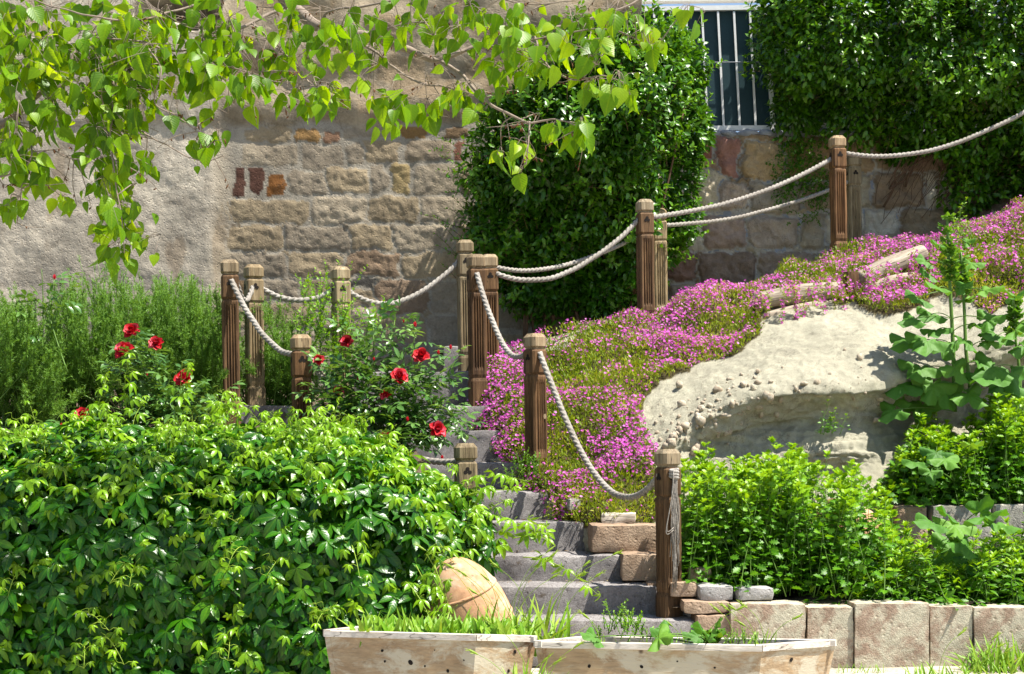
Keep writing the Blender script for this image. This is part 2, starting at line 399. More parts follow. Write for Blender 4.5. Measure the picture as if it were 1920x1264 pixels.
def flower5():
    parts = []
    for k in range(5):
        V = np.array([(-.10, .08, .02), (.10, .08, .02), (.32, .8, .22), (0, 1.0, .26), (-.32, .8, .22)], float)
        parts.append(turn((V, [np.array([(0, 1, 2, 4)]), np.array([(4, 2, 3)])], np.zeros((5, 2))), k * 2 * math.pi / 5))
    return merge(parts)
T_flower = flower5()

def rdir(n): return nrm(rng.normal(size=(n, 3)))
UP = np.array([0, 0, 1.0])

# ================================================================== GROUND AND TERRAIN
xs = np.linspace(-45, 45, 120); ys = np.linspace(-12, 70, 120)
gx, gy = np.meshgrid(xs, ys, indexing='ij')
gp = np.stack([gx, gy, .0 + .012 * fbm(np.stack([gx, gy, gx * 0], -1) * 1.5, 3)], -1)
struct(grid('ground', gp, mt['ground'], flip=False))

# left garden terrace behind the creeper
bY = [8.35, 9.2, 9.8, 10.2, 10.7, 10.98, 11.02, 11.8, 13.5]; bX = [-.45, -.6, -.95, -1.3, -1.95, -1.95, -1.2, -.5, -.5]
yy = np.sort(np.concatenate([np.linspace(8.35, 13.5, 70), [10.97, 11.03]])); u = np.linspace(0, 1, 90)
TX = -9 + u[None] * (np.interp(yy, bY, bX) + 9)[:, None]; TY = np.repeat(yy[:, None], 90, 1)
def terr_z(x, y): return np.interp(y, [8.3, 8.6, 9.5, 10.3, 10.8, 12, 13.5], [.95, 1.12, 1.28, 1.38, 1.42, 1.6, 1.8])
TZ = terr_z(TX, TY) + .03 * fbm(np.stack([TX, TY, TX * 0], -1) * 4, 3)
ter = np.stack([TX, TY, TZ], -1)
fr = ter[:1].copy(); fr[..., 2] = -.05; rt = ter[:, -1:].copy(); rt[..., 2] = -.05
a = Acc(); a.add(ter.reshape(-1, 3), gridfaces(*ter.shape[:2]))
fg = np.concatenate([fr, ter[:1]], 0); a.add(fg.reshape(-1, 3), gridfaces(*fg.shape[:2]))
rg = np.concatenate([ter[:, -1:], rt], 1); a.add(rg.reshape(-1, 3), gridfaces(*rg.shape[:2]))
struct(a.build('terrace_ground', mt['dirt']))

# hillside between the stairs, the path and the beds: columns in photo x, rows (photo y, depth)
HC = [880, 942, 1000, 1060, 1110, 1200, 1300, 1430, 1600, 1750, 1900, 2100]
HR = [
 [(1000, 10.6), (960, 10.6), (900, 10.65), (850, 10.75), (795, 10.85), (745, 11.0), (705, 11.15), (685, 11.5), (662, 12.0)],
 [(1000, 10.35), (960, 10.35), (905, 10.38), (868, 10.44), (818, 10.62), (765, 10.8), (715, 11.05), (680, 11.5), (655, 12.1)],
 [(1060, 9.98), (985, 9.96), (925, 9.96), (885, 10.0), (855, 10.15), (790, 10.5), (730, 10.95), (670, 11.5), (645, 12.3)],
 [(1060, 9.7), (1000, 9.68), (955, 9.72), (910, 9.9), (855, 10.15), (788, 10.45), (715, 11.0), (645, 11.6), (625, 12.6)],
 [(1060, 9.5), (992, 9.48), (945, 9.6), (905, 9.85), (860, 10.1), (785, 10.4), (700, 11.0), (622, 11.8), (603, 12.9)],
 [(1070, 9.5), (990, 9.48), (940, 9.62), (890, 9.85), (840, 10.05), (765, 10.45), (690, 11.0), (600, 11.85), (585, 13.6)],
 [(1090, 9.3), (970, 9.95), (900, 10.06), (845, 10.12), (780, 10.12), (720, 10.6), (645, 11.3), (565, 12.0), (560, 14.4)],
 [(1090, 9.3), (930, 10.10), (860, 10.17), (795, 10.31), (738, 10.14), (675, 10.7), (605, 11.4), (530, 12.2), (545, 14.4)],
 [(1080, 9.4), (900, 10.16), (845, 10.22), (785, 10.36), (722, 10.22), (640, 10.85), (565, 11.6), (482, 12.7), (505, 14.4)],
 [(1020, 9.9), (900, 10.25), (840, 10.6), (770, 10.8), (690, 10.6), (605, 11.2), (520, 11.9), (458, 12.8), (440, 14.4)],
 [(1000, 10.0), (900, 10.4), (790, 10.9), (715, 11.15), (650, 10.75), (575, 11.2), (485, 11.8), (402, 12.8), (390, 14.4)],
 [(1000, 10.0), (900, 10.4), (780, 10.9), (700, 11.1), (630, 10.75), (550, 11.2), (440, 11.8), (330, 12.8), (330, 14.4)]]
HRa = np.array(HR, float)                                           # columns, rows, 2
cq = np.linspace(880, 2100, 400); rq = np.linspace(0, 8, 230)
HG = herm(np.arange(9), herm(HC, HRa, cq).transpose(1, 0, 2), rq).transpose(1, 0, 2)   # (cols, rows, 2)
hill0 = P(cq[:, None], HG[..., 0], HG[..., 1])
hn = gridnormals(hill0); hn = np.where((hn[..., 1:2] > 0) & (hn[..., 2:] < .2), -hn, hn); hn = np.where(hn[..., 2:] < -.3, -hn, hn)
rowf = smooth(2, 3.4, rq) * (1 - smooth(6, 7, rq))
facef = np.exp(-((rq - 3.3) / 1.0) ** 2)
d = .030 * fbm(hill0 * 3.2, 4, 3) + .018 * facef[None] * fbm(hill0 * 9, 4, 9, .6) + .016 * np.exp(-((rq - 2.2) / 1.2) ** 2)[None] * fbm(hill0 * 14, 4, 19, .65) + .008 * fbm(hill0 * 26, 3, 21) + .022 * np.exp(-((rq - 2.6) / 1.0) ** 2)[None] * fbm(hill0 * np.array([1.3, 1.3, 17.]), 3, 33)
hill = hill0 + hn * d[..., None]
hcol = np.ones(hill.shape) * np.array([.40, .385, .30])
tt = fbm(hill0 * 2.2, 4, 5); hcol *= (1 + .13 * tt)[..., None]
lay = fbm(hill0 * np.array([1.5, 1.5, 16.]), 3, 8); hcol *= (1 + .20 * facef[None] * lay)[..., None]
FP = [(1040, 990), (1038, 930), (960, 920), (955, 872), (926, 855), (922, 818), (885, 806), (872, 765), (895, 720), (935, 690), (1050, 650), (1100, 610), (1240, 560), (1340, 545), (1420, 515), (1540, 470), (1560, 440), (1700, 420), (1800, 380), (1920, 350), (2090, 320), (2090, 560), (1930, 545), (1860, 590), (1815, 560), (1770, 545), (1700, 585), (1640, 595), (1600, 565), (1430, 570),
      (1425, 640), (1330, 690), (1275, 700), (1210, 745), (1200, 790), (1225, 830), (1235, 985), (1130, 984)]
gxh, gyh = proj(hill); inm = inpoly(gxh, gyh + 14 * fbm(hill * 5, 3, 61), FP) & (rq[None] < 7.05)
hcol = np.where(inm[..., None], np.array([.085, .070, .028]) * (1 + .3 * tt[..., None]), hcol)
struct(grid('hillside', hill, mt['soil'], col=hcol, flip=False))
def hill_at(px, row):
    i = np.interp(px, cq, np.arange(len(cq))).round().astype(int); j = np.interp(row, rq, np.arange(len(rq))).round().astype(int)
    return hill[i, j], hn[i, j]

# planting beds on the right
def bed(name, x0, x1, y0, y1, z0, z1, skirt=True, n=60, m=40):
    x = np.linspace(x0, x1, n); y = np.linspace(y0, y1, m); X, Yv = np.meshgrid(x, y, indexing='ij')
    Z = z0 + (Yv - y0) / (y1 - y0) * (z1 - z0) + .02 * fbm(np.stack([X, Yv, X * 0], -1) * 6, 3)
    return struct(grid(name, np.stack([X, Yv, Z], -1), mt['dirt']))
bed('lower_bed', .93, 6.5, 8.62, 10.2, .33, .46)
bed('upper_bed', 2.50, 6.5, 9.95, 11.2, .84, .95)

# ================================================================== WALLS
def stones_field(PX, PY, stones, mortar, fill=None, warp=5, edge=2.2, joint=2.4):
    """height (0..1) and colour of a wall of dressed and rubble stones"""
    p3 = np.stack([PX / 26, PY / 26, PX * 0], -1)
    wx = PX + warp * fbm(p3, 3, 31, .6); wy = PY + warp * .8 * fbm(p3, 3, 57, .6)
    Hh = np.zeros(PX.shape); col = np.ones(PX.shape + (3,)) * np.array(mortar)
    lst = (fill or []) + stones
    for k, (x0, y0, x1, y1, c, hgt) in enumerate(lst):
        cx, cy, hx, hy = (x0 + x1) / 2, (y0 + y1) / 2, (x1 - x0) / 2 - joint, (y1 - y0) / 2 - joint
        r = min(hx, hy) * .35; rot = ((k * 37) % 11 - 5) * .008
        ax = (wx - cx) + rot * (wy - cy); ay = (wy - cy) - rot * (wx - cx)
        qx, qy = np.abs(ax) - hx + r, np.abs(ay) - hy + r
        s = np.hypot(np.maximum(qx, 0), np.maximum(qy, 0)) + np.minimum(np.maximum(qx, qy), 0) - r
        pr = hgt * (1 - np.exp(np.minimum(s, 0) / edge)); inside = s < 0
        over = (s < joint)
        tilt = ((k * 53) % 7 - 3) * .04 * ay / max(hy, 1) + ((k * 29) % 7 - 3) * .03 * ax / max(hx, 1)
        Hh = np.where(over, np.where(inside, pr * (1 + tilt), 0), Hh)
        cc = np.array(c) * (1 + .10 * (((k * 71) % 13) / 6 - 1))
        col = np.where(over[..., None], np.where(inside[..., None], cc, np.array(mortar)), col)
    return Hh, col
def filler(x0, x1, y0, y1, rh, wmin, wmax, cols, seed):
    r = random.Random(seed); out = []; y = y0
    while y < y1:
        h = rh * r.uniform(.8, 1.2); x = x0 - r.uniform(0, wmax)
        while x < x1:
            ww = r.uniform(wmin, wmax); out.append((x, y + r.uniform(-4, 4), x + ww, y + h + r.uniform(-4, 4), r.choice(cols), r.uniform(.6, 1.1))); x += ww
        y += h
    return out
TAN, GRY, RED, OCH, BRN, PAL = (.40, .33, .235), (.34, .295, .24), (.27, .13, .09), (.34, .21, .09), (.24, .165, .10), (.46, .40, .32)
DRD = (.13, .065, .05)
HS = [(458,236,552,268,TAN,1.1),(553,238,600,268,OCH,.9),(601,244,638,268,(.36,.22,.15),.8),(640,238,742,262,GRY,.5),(744,236,802,264,OCH,.9),(828,236,882,264,BRN,1),
 (452,268,562,316,PAL,.7),(565,268,646,320,GRY,.5),(645,268,682,308,GRY,.8),(683,262,754,310,TAN,.9),(760,262,850,306,(.37,.31,.24),1.2),(850,264,872,306,RED,.6),
 (436,314,461,371,DRD,.5),(463,314,497,366,DRD,.6),(499,323,539,369,(.25,.11,.035),.5),(541,318,612,371,GRY,1),(610,310,692,364,TAN,1.1),(692,308,727,362,GRY,.9),(733,306,774,366,(.42,.33,.18),1),(774,310,862,366,PAL,.8),(862,306,905,366,TAN,.8),
 (428,372,582,421,TAN,.8),(582,368,690,420,PAL,1.1),(686,366,787,418,TAN,1.1),(787,366,880,418,PAL,1),
 (424,421,532,471,TAN,1.1),(532,420,652,471,GRY,1),(652,418,735,470,TAN,1.2),(735,418,852,472,PAL,1),(852,418,930,470,TAN,1),
 (418,472,540,522,GRY,1),(540,471,642,520,TAN,1.2),(642,470,752,520,(.34,.25,.18),1.1),(752,472,864,524,TAN,1.1),
 (416,522,472,574,BRN,.9),(472,522,562,566,GRY,1.2),(562,520,634,568,TAN,1),(634,520,702,536,(.10,.095,.09),.6),(640,536,704,580,TAN,1.1),(704,520,802,590,(.31,.23,.17),1.1),(802,524,880,590,GRY,1),
 (470,566,600,620,TAN,1),(600,570,702,640,GRY,1),(702,590,800,645,TAN,1),(800,590,900,650,GRY,1)]
WY = 13.3
PXg, PYg = np.meshgrid(np.arange(-420, 1205, 3.2), np.arange(-260, 760, 3.2), indexing='ij')
Hh, wcol = stones_field(PXg, PYg, HS, (.42, .39, .345), filler(400, 1400, 372, 800, 50, 70, 120, [TAN, GRY, PAL], 3), joint=3)
q3 = np.stack([PXg / 60, PYg / 60, PXg * 0], -1)
stone_zone = smooth(400, 440, PXg + 8 * fbm(q3, 2, 4)) * smooth(222, 240, PYg + 7 * fbm(q3 * 1.7, 3, 6))
plast = .018 * fbm(q3 * .45, 3, 12, .5) + .003 * fbm(q3 * 4, 5, 14, .65)
h1 = .0075 * Hh + .0036 * fbm(q3 * 5, 4, 44, .65) * (.4 + Hh) + .006 * fbm(q3 * 1.2, 2, 40)
upper = 1 - smooth(222, 240, PYg + 7 * fbm(q3 * 1.7, 3, 6))
leftf = 1 - smooth(385, 440, PXg + 8 * fbm(q3, 2, 4))
hgt = h1 * stone_zone + plast * (1 - stone_zone) + .028 * upper + .06 * np.maximum(leftf, 0)
hgt += .025 * upper * np.sin(PYg / 26 + 2 * fbm(q3 * .5, 2, 71)) * (1 - leftf)
ncol = np.array([.40, .345, .27]) * (1 + .22 * fbm(q3 * .9, 4, 81))[..., None]
ncol = ncol * (1 - .25 * smooth(.1, .6, fbm(q3 * 1.4, 4, 87))[..., None] * np.array([.3, .6, 1.0]))
lcol = np.array([.52, .485, .43]) * (1 + .20 * fbm(q3 * .7, 5, 83, .6))[..., None]
lcol = lcol * (1 - .30 * smooth(.25, .7, fbm(q3 * np.array([1.6, .5, 1]), 4, 84))[..., None] * np.array([.6, .8, 1.0]))
wcol = wcol * stone_zone[..., None] + (ncol * (1 - leftf[..., None]) + lcol * leftf[..., None]) * (1 - stone_zone[..., None])
# the dark recess high up on the left
rx = PXg + 14 * fbm(q3 * 1.5, 3, 91); ry = PYg + 8 * fbm(q3 * 1.5, 3, 95)
rec = smooth(255, 275, rx) * (1 - smooth(395, 415, rx)) * smooth(-15, 0, ry) * (1 - smooth(38 + (rx - 300) * .12, 48 + (rx - 300) * .12, ry))
hgt -= .75 * rec
wp = P(PXg, PYg, WY); wp[..., 1] -= hgt
hs = thing('stone_house', (wp[:, :, 0].mean(), WY, 1.6), 'weathered pale stone house wall half plastered behind the rosemary and tree branches', 'house')
grid('wall', wp, mt['housewall'], hs, wcol * (np.array([.72, .705, .66]) * (1 - leftf[..., None]) + np.array([.80, .78, .73]) * leftf[..., None]))
# solid body behind the facade
bm = Acc(); x0, x1 = float(wp[..., 0].min()), float(wp[..., 0].max())
def boxV(x0, x1, y0, y1, z0, z1):
    V = np.array([(x, y, z) for x in (x0, x1) for y in (y0, y1) for z in (z0, z1)], float)
    F = np.array([(0, 1, 3, 2), (4, 6, 7, 5), (0, 4, 5, 1), (2, 3, 7, 6), (0, 2, 6, 4), (1, 5, 7, 3)]); return V, [F]
V, F = boxV(x0, x1 - .02, WY + 1.0, WY + 3, 0, 6.4); bm.add(V, F)
bm.build('wall_core', mt['side'], hs, False)

RS = [(1310,256,1342,302,(.22,.09,.06),.8),(1342,256,1389,334,(.30,.15,.115),1),(1391,262,1472,338,(.34,.235,.13),1.1),(1472,258,1562,342,(.27,.175,.09),1),
 (1342,338,1402,396,(.33,.25,.19),.9),(1402,338,1500,402,(.31,.25,.19),.9),(1500,342,1590,398,(.30,.22,.15),.8),(1316,402,1402,470,(.31,.225,.18),1.1),(1402,404,1498,466,(.32,.25,.195),1),(1500,398,1547,466,(.36,.29,.21),1),(1547,400,1592,462,PAL,.6),
 (1306,472,1420,544,(.22,.155,.115),1.2),(1420,468,1528,536,(.27,.20,.15),1),(1528,466,1566,530,(.26,.19,.14),1),(1250,468,1306,530,(.20,.12,.09),1),(1250,530,1372,590,(.26,.20,.15),1),(1372,544,1470,600,(.24,.18,.14),1),
 (1590,250,1640,330,(.28,.19,.11),.9),(1636,322,1736,394,(.27,.19,.125),1.1),(1736,318,1792,398,PAL,.9),(1592,332,1636,394,TAN,.8),(1618,394,1688,452,PAL,1.1),(1688,390,1782,452,(.26,.19,.12),1.1),(1792,300,1940,360,(.25,.15,.10),1),(1792,360,1900,420,(.26,.20,.15),1)]
RY = 14.3
PX2, PY2 = np.meshgrid(np.arange(1120, 2300, 3.0), np.arange(252, 700, 3.0), indexing='ij')
Hh, rcol = stones_field(PX2, PY2, RS, (.36, .32, .28), filler(1080, 2300, 252, 700, 66, 60, 120, [TAN, BRN, PAL, (.30, .2, .14)], 5), warp=6, joint=3)
q3 = np.stack([PX2 / 60, PY2 / 60, PX2 * 0], -1)
rp = P(PX2, PY2, RY); rp[..., 1] -= .045 * Hh + .016 * fbm(q3 * 4, 4, 44, .62) * (.4 + Hh)
rw = thing('rubble_wall', (float(rp[..., 0].mean()), RY, 2.6), 'rubble stone retaining wall in shade under the white barred fence and hedge', 'wall')
grid('stone_face', rp, mt['rubble'], rw, rcol * np.array([1.32, 1.42, 1.48]))
zt = float(rp[..., 2].max()); a = Acc(); V, F = boxV(float(rp[..., 0].min()) + .002, float(rp[..., 0].max()), RY + .003, RY + 1.2, 1.8, zt - .01); a.add(V, F)
for k in range(26):   # coping lumps along the top
    px = 1330 + k * 36; 
    if px > 2250: break
    p = P(px, 250, RY); s = .09 + .05 * random.random()
    bmx = bmesh.new(); bmesh.ops.create_icosphere(bmx, subdivisions=2, radius=1)
    Vv = np.array([v.co for v in bmx.verts]); Ff = np.array([[v.index for v in f.verts] for f in bmx.faces]); bmx.free()
    Vv = Vv * np.array([s, .1, .045]) * (1 + .25 * vn(Vv * 2 + k)[:, None]) + p + np.array([0, .05, 0.0]); a.add(Vv, [Ff])
a.build('wall_core', mt['rail'], rw, True)

# ================================================================== WHITE BARRED FENCE
fe = thing('barred_fence', P(1370, 240, 14.45), 'white painted metal fence with upright bars before a dark green screen', 'fence')
def bar(acc, p, q, wx, wy):
    p = np.asarray(p); q = np.asarray(q); dd = nrm(q - p); sx = nrm(np.cross(dd, [0, 1, 0])) if abs(dd[1]) < .9 else np.array([1., 0, 0]); sy = np.cross(dd, sx)
    V = np.array([b + i * sx * wx + j * sy * wy for b in (p, q) for i, j in ((-.5, -.5), (.5, -.5), (.5, .5), (-.5, .5))])
    acc.add(V, [np.array([(0, 1, 5, 4), (1, 2, 6, 5), (2, 3, 7, 6), (3, 0, 4, 7), (3, 2, 1, 0), (4, 5, 6, 7)])])
FY = 14.45
fr_ = Acc()
bar(fr_, P(1180, 18, FY), P(1455, 14, FY), .045, .04); bar(fr_, P(1180, 242, FY), P(1455, 240, FY), .045, .04)
bar(fr_, P(1436, 10, FY), P(1450, 246, FY), .04, .038); bar(fr_, P(1190, 10, FY), P(1204, 246, FY), .04, .038)
bar(fr_, P(1472, 10, FY), P(1482, 246, FY), .04, .038); bar(fr_, P(1474, 236, FY), P(2200, 232, FY), .045, .04); bar(fr_, P(1470, 14, FY), P(2200, 6, FY), .045, .04)
bar(fr_, P(1180, -4, FY + .05), P(1470, -8, FY + .05), .10, .10)
fr_.build('frame', mt['white'], fe, False)
for k, x in enumerate(list(range(1226, 1430, 30)) + list(range(1512, 2180, 30))):
    b = Acc(); bar(b, P(x, 22, FY - .004), P(x + 11, 238, FY - .004), .020, .02); b.build('bar', mt['white'], fe, False)
wr = Acc(); wr.tube(np.linspace(P(1200, 118, FY - .018), P(1440, 116, FY - .018), 20), .004, 6); wr.build('wire', mt['rail'], fe, False)
sp = Acc(); V, F = boxV(*(P(1185, 0, FY + .06)[[0]].tolist() + P(2210, 0, FY + .06)[[0]].tolist()), FY + .06, FY + .075, float(P(0, 243, FY)[2]), float(P(0, 8, FY)[2])); sp.add(V, F)
sp.build('screen_panel', mt['screen'], fe, False)

# ================================================================== STAIRS AND BLOCKS
def rough_box(sx, sy, sz, res=.03, r=.012, amp=.004, seed=0, freq=9):
    nx, ny, nz = [max(2, min(40, int(s / res))) for s in (sx, sy, sz)]
    bmx = bmesh.new(); acc = Acc()
    def face(nu, nv, fn):
        uu, vv_ = np.meshgrid(np.linspace(-1, 1, nu + 1), np.linspace(-1, 1, nv + 1), indexing='ij'); return fn(uu, vv_), gridfaces(nu + 1, nv + 1)
    S = np.array([sx, sy, sz]) / 2
    st = lambda a, b, c: np.stack(np.broadcast_arrays(a, b, c), -1)
    fs = [face(nx, nz, lambda u, v: st(u, -1., v)), face(nz, nx, lambda u, v: st(v, 1., u)), face(nx, ny, lambda u, v: st(u, v, 1.)),
          face(ny, nx, lambda u, v: st(v, u, -1.)), face(ny, nz, lambda u, v: st(1., u, v)), face(nz, ny, lambda u, v: st(-1., v, u))]
    for V, F in fs:
        V = V.reshape(-1, 3) * S; inner = np.clip(V, -(S - r), S - r); dd = V - inner
        dl = np.linalg.norm(dd, axis=1, keepdims=True); V = inner + np.where(dl > 1e-9, dd / np.maximum(dl, 1e-9) * np.minimum(dl, r), 0)
        nn = nrm(dd + 1e-9 * V)
        ed = np.sort(S - np.abs(V), 1)[:, 1]     # distance from the nearest edge: chips there
        chip = np.clip(1 - ed / .05, 0, 1) * np.maximum(0, vn(V * 11 + seed * 3.1, seed + 5)) * .016
        V = V + nn * (amp * fbm(V * freq + seed * 7.7, 4, seed, .6) - chip * (r > .006))[:, None]
        acc.add(V, F)
    bmx.free()
    return acc
def place(acc, M4):
    m = np.array(M4); acc.v = [v @ m[:3, :3].T + m[:3, 3] for v in acc.v]; return acc
def block(name, px0, px1, py0, py1, Y, depth, mat, parent=None, rot=0, seed=0, amp=.006, r=.014, base=None):
    a = P(px0, py0, Y); b = P(px1, py1, Y); zb = b[2] if base is None else base
    acc = rough_box(b[0] - a[0], depth, a[2] - zb, .03, r, amp, seed)
    o = acc.build(name, mat)
    o.location = ((a[0] + b[0]) / 2, Y + depth / 2, (a[2] + zb) / 2); o.rotation_euler = (0, 0, R(rot))
    if parent is not None:
        o.parent = parent; o.location = Vector(o.location) - Vector(parent.location)
    return o
steps = [(8.50, .262, -.42, 1.05), (8.84, .428, -.48, .86), (9.18, .588, -.58, .68), (9.52, .777, -.72, .49), (9.86, .965, -.93, .29),
         (10.2, 1.155, -1.25, .12), (10.54, 1.378, -1.7, -.06), (10.80, 1.565, -1.97, -.14), (11.3, 1.84, -1.2, .02), (11.85, 2.07, -.55, .42)]
stair = thing('stone_staircase', (.3, 8.5, 0), 'grey hewn stone garden steps climbing to the left between the rope posts', 'stairs')
pz = .0
for k, (Y, z, xl, xr) in enumerate(steps):
    dep = .5; hh = min(.26, z + .02)
    acc = rough_box(xr - xl, dep, hh, .025, .014, .008, k + 1, 7)
    o = acc.build('step', mt['step']); o.parent = stair
    o.location = Vector(((xl + xr) / 2, Y + dep / 2, z - hh / 2)) - Vector(stair.location); o.rotation_euler = (R((k % 3 - 1) * .5), 0, R([.4, -.3, .3, -.2, .3, -.4, .3, 0, .5, 1][k]))
# soil filling under the stairs
a = Acc()
for k, (Y, z, xl, xr) in enumerate(steps):
    V, F = boxV(xl + .03, xr - .03, Y + .08, Y + .62, -.02, z - .12 - .003 * k); a.add(V, F)
struct(a.build('stair_footing_ground', mt['dirt'], None, False))
a = P(1050, 650, 12.2)
gy_ = np.linspace(12.0, 13.6, 24); gx_ = np.linspace(-.6, .7, 24); X, Yv = np.meshgrid(gx_, gy_, indexing='ij')
struct(grid('path', np.stack([X, Yv, 2.05 + .02 * fbm(np.stack([X, Yv, X], -1) * 4, 3)], -1), mt['dirt']))

sw = thing('stair_side_wall', (.7, 9.2, 0), 'low tan block wall at the right of the lower steps, below the flowers', 'wall')
block('stone_block', 1108, 1242, 984, 1037, 9.25, .30, mt['side'], sw, 1, 21)
block('stone_block', 1168, 1240, 1039, 1090, 8.98, .30, mt['side'], sw, -2, 22)
block('stone_block', 1214, 1262, 1092, 1160, 8.86, .25, mt['side'], sw, -2, 27)
block('stone_block', 1240, 1330, 1000, 1100, 9.35, .30, mt['side'], sw, 2, 23)
tag(block('flat_stone', 1130, 1196, 962, 984, 9.42, .30, mt['rim'], None, -4, 24), 'pale flat stone slab lying among flowers on the side wall', 'stone')
# loose stones right of the foot post
loose = [(1258, 1311, 1092, 1121, 8.62, 'side', 'tan notched stone beside the foot of the rope post'),
         (1311, 1378, 1099, 1129, 8.55, 'paver', 'grey squared paver, left of the two pale pavers on the low wall'),
         (1381, 1451, 1102, 1127, 8.55, 'paver', 'grey squared paver with a leaf shadow, rightmost on the low wall'),
         (1291, 1338, 1064, 1091, 8.78, 'side', 'small brown stone at the edge of the green herb bush'),
         (1281, 1371, 1127, 1152, 8.50, 'side', 'flat tan stone lying under the grey pavers'),
         (1304, 1370, 1154, 1215, 8.48, 'side', 'brown stone block at the left end of the low wall')]
for k, (x0, x1, y0, y1, Y, mk, lb) in enumerate(loose):
    tag(block('loose_stone', x0, x1, y0, y1, Y, .22, mt[mk], None, (k % 3 - 1) * 4, 40 + k, .006, .018), lb, 'stone', 'loose stones by the post')
lw = thing('low_block_wall', (2.0, 8.45, 0), 'low wall of blotched pinkish square tuff blocks at lower right', 'wall')
for k, (x0, x1, y0) in enumerate([(1372, 1511, 1133), (1514, 1600, 1139), (1603, 1742, 1132), (1745, 1823, 1137), (1827, 1962, 1140), (1966, 2110, 1136), (2114, 2230, 1138)]):
    block('stone_block', x0, x1, y0, 1247, 8.45 + (k % 2) * .015, .24, mt['block'], lw, (k % 3 - 1) * .8, 60 + k, .006, .005, base=-.02)
uw = thing('upper_block_wall', (3.3, 9.85, .3), 'short tan and grey concrete bed wall half hidden behind mallow leaves', 'wall')
block('stone_block', 1682, 1742, 948, 1060, 9.82, .2, mt['side'], uw, -3, 71)
block('stone_block', 1748, 1862, 948, 1060, 9.86, .2, mt['concrete'], uw, 1, 72)
block('stone_block', 1866, 2060, 946, 1060, 9.86, .2, mt['concrete'], uw, 0, 73)
tag(block('white_rock', 1064, 1086, 936, 956, 9.58, .07, mt['concrete'], None, 20, 80, .016, .012), 'small pale rock poking out of the pink flowers by the steps', 'rock')

a = Acc(); r_ = np.random.default_rng(3)
for Y, z, xl, xr in steps[:8]:
    n = 70; q = np.stack([r_.uniform(xl + .1, xr - .03, n), Y + np.clip(np.abs(r_.normal(.30, .08, n)), .03, .33), np.full(n, z + .007)], -1)
    a.cloud(T_tuft, q, nrm(r_.normal(size=(n, 3)) * np.array([1, 1, .1])), nrm(UP + r_.normal(size=(n, 3)) * .25), r_.uniform(.012, .035, n), r_.uniform(0, 1, n))
n = 500; q = np.stack([r_.uniform(-1, 4, n), r_.uniform(7.4, 8.44, n), np.full(n, .022)], -1)
a.cloud(T_tuft, q, nrm(r_.normal(size=(n, 3)) * np.array([1, 1, .1])), nrm(UP + r_.normal(size=(n, 3)) * .25), r_.uniform(.012, .04, n), r_.uniform(0, 1, n))
mt['litter'] = petalmat('litter', (.10, .06, .03), (.22, .15, .07), (.36, .30, .16), .1)
tag(a.build('leaf_litter', mt['litter']), 'dry leaf scraps scattered on the stone steps and pale ground', 'litter', kind='stuff')
# pebbles on the bank
a = Acc(); bmx = bmesh.new(); bmesh.ops.create_icosphere(bmx, subdivisions=2, radius=1)
IV = np.array([v.co for v in bmx.verts]); IF = np.array([[v.index for v in f.verts] for f in bmx.faces]); bmx.free()
N = 430; pxs = np.where(rng.random(N) < .55, rng.uniform(1210, 1430, N), rng.uniform(1205, 1680, N)); rows = np.clip(rng.normal(3.8, .5, N), 2.2, 6)
pp, pn = hill_at(pxs, rows)
for k in range(N):
    s = .004 + .032 * rng.random() ** 5
    a.add(IV * s * rng.uniform(.55, 1.25, 3) * (1 + .35 * vn(IV * 2 + k * 3.3)[:, None]) + pp[k] + pn[k] * s * .3, [IF])
tag(a.build('gravel', mt['pebble']), 'pebbles weathering out of the pale earth bank', 'gravel', kind='stuff')

# ================================================================== LOGS
def log(p, q, r, label, seed, bend=.02):
    t = np.linspace(0, 1, 26)[:, None]; p = np.asarray(p); q = np.asarray(q)
    L = float(np.linalg.norm(q - p)); n, m = 26, 20; th = np.linspace(0, 2 * np.pi, m, endpoint=False)
    x = np.linspace(-L / 2, L / 2, n)
    rr = r * (1 + .10 * fbm(np.stack(np.broadcast_arrays(x[:, None] * 3, np.cos(th)[None] * 1.2, np.sin(th)[None] * 1.2 + seed), -1), 3, seed) + .05 * vn(np.stack(np.broadcast_arrays(x[:, None] * 2, th[None] * 4, th[None] * 0 + seed), -1), seed))
    V = np.stack([np.repeat(x[:, None], m, 1), rr * np.cos(th), rr * np.sin(th) + bend * np.sin((x / L + .5) * np.pi)[:, None]], -1)
    o = Acc().add(V.reshape(-1, 3), gridfaces(n, m, True, True)).build('log', mt['log'])
    o.location = Vector((p + q) / 2); o.rotation_euler = Vector(q - p).to_track_quat('X', 'Z').to_euler()
    return tag(o, label, 'log', 'edging logs')
log(P(1418, 566, 11.55), P(1592, 545, 11.75), .072, 'thick grey log under hanging flowers, left of the upright stake', 1)
log(P(1436, 596, 11.5), P(1584, 570, 11.7), .042, 'thin split grey log below the thick log', 2)
log(P(1612, 528, 11.75), P(1730, 476, 12.0), .075, 'grey log rising through flowers right of the upright stake', 3)
log(P(1618, 552, 11.7), P(1712, 522, 11.9), .055, 'lower log half buried in flowers right of the stake', 4)
st_ = block('wooden_stake', 1586, 1610, 508, 640, 11.62, .09, mt['wood'], None, 12, 85, .004, .01)
tag(st_, 'short brown upright stake holding the edging logs', 'stake')
st_ = block('wooden_stake', 1236, 1250, 632, 700, 11.15, .06, mt['log'], None, 12, 86, .004, .01)
tag(st_, 'small grey stub of wood standing in pink flowers', 'stake')

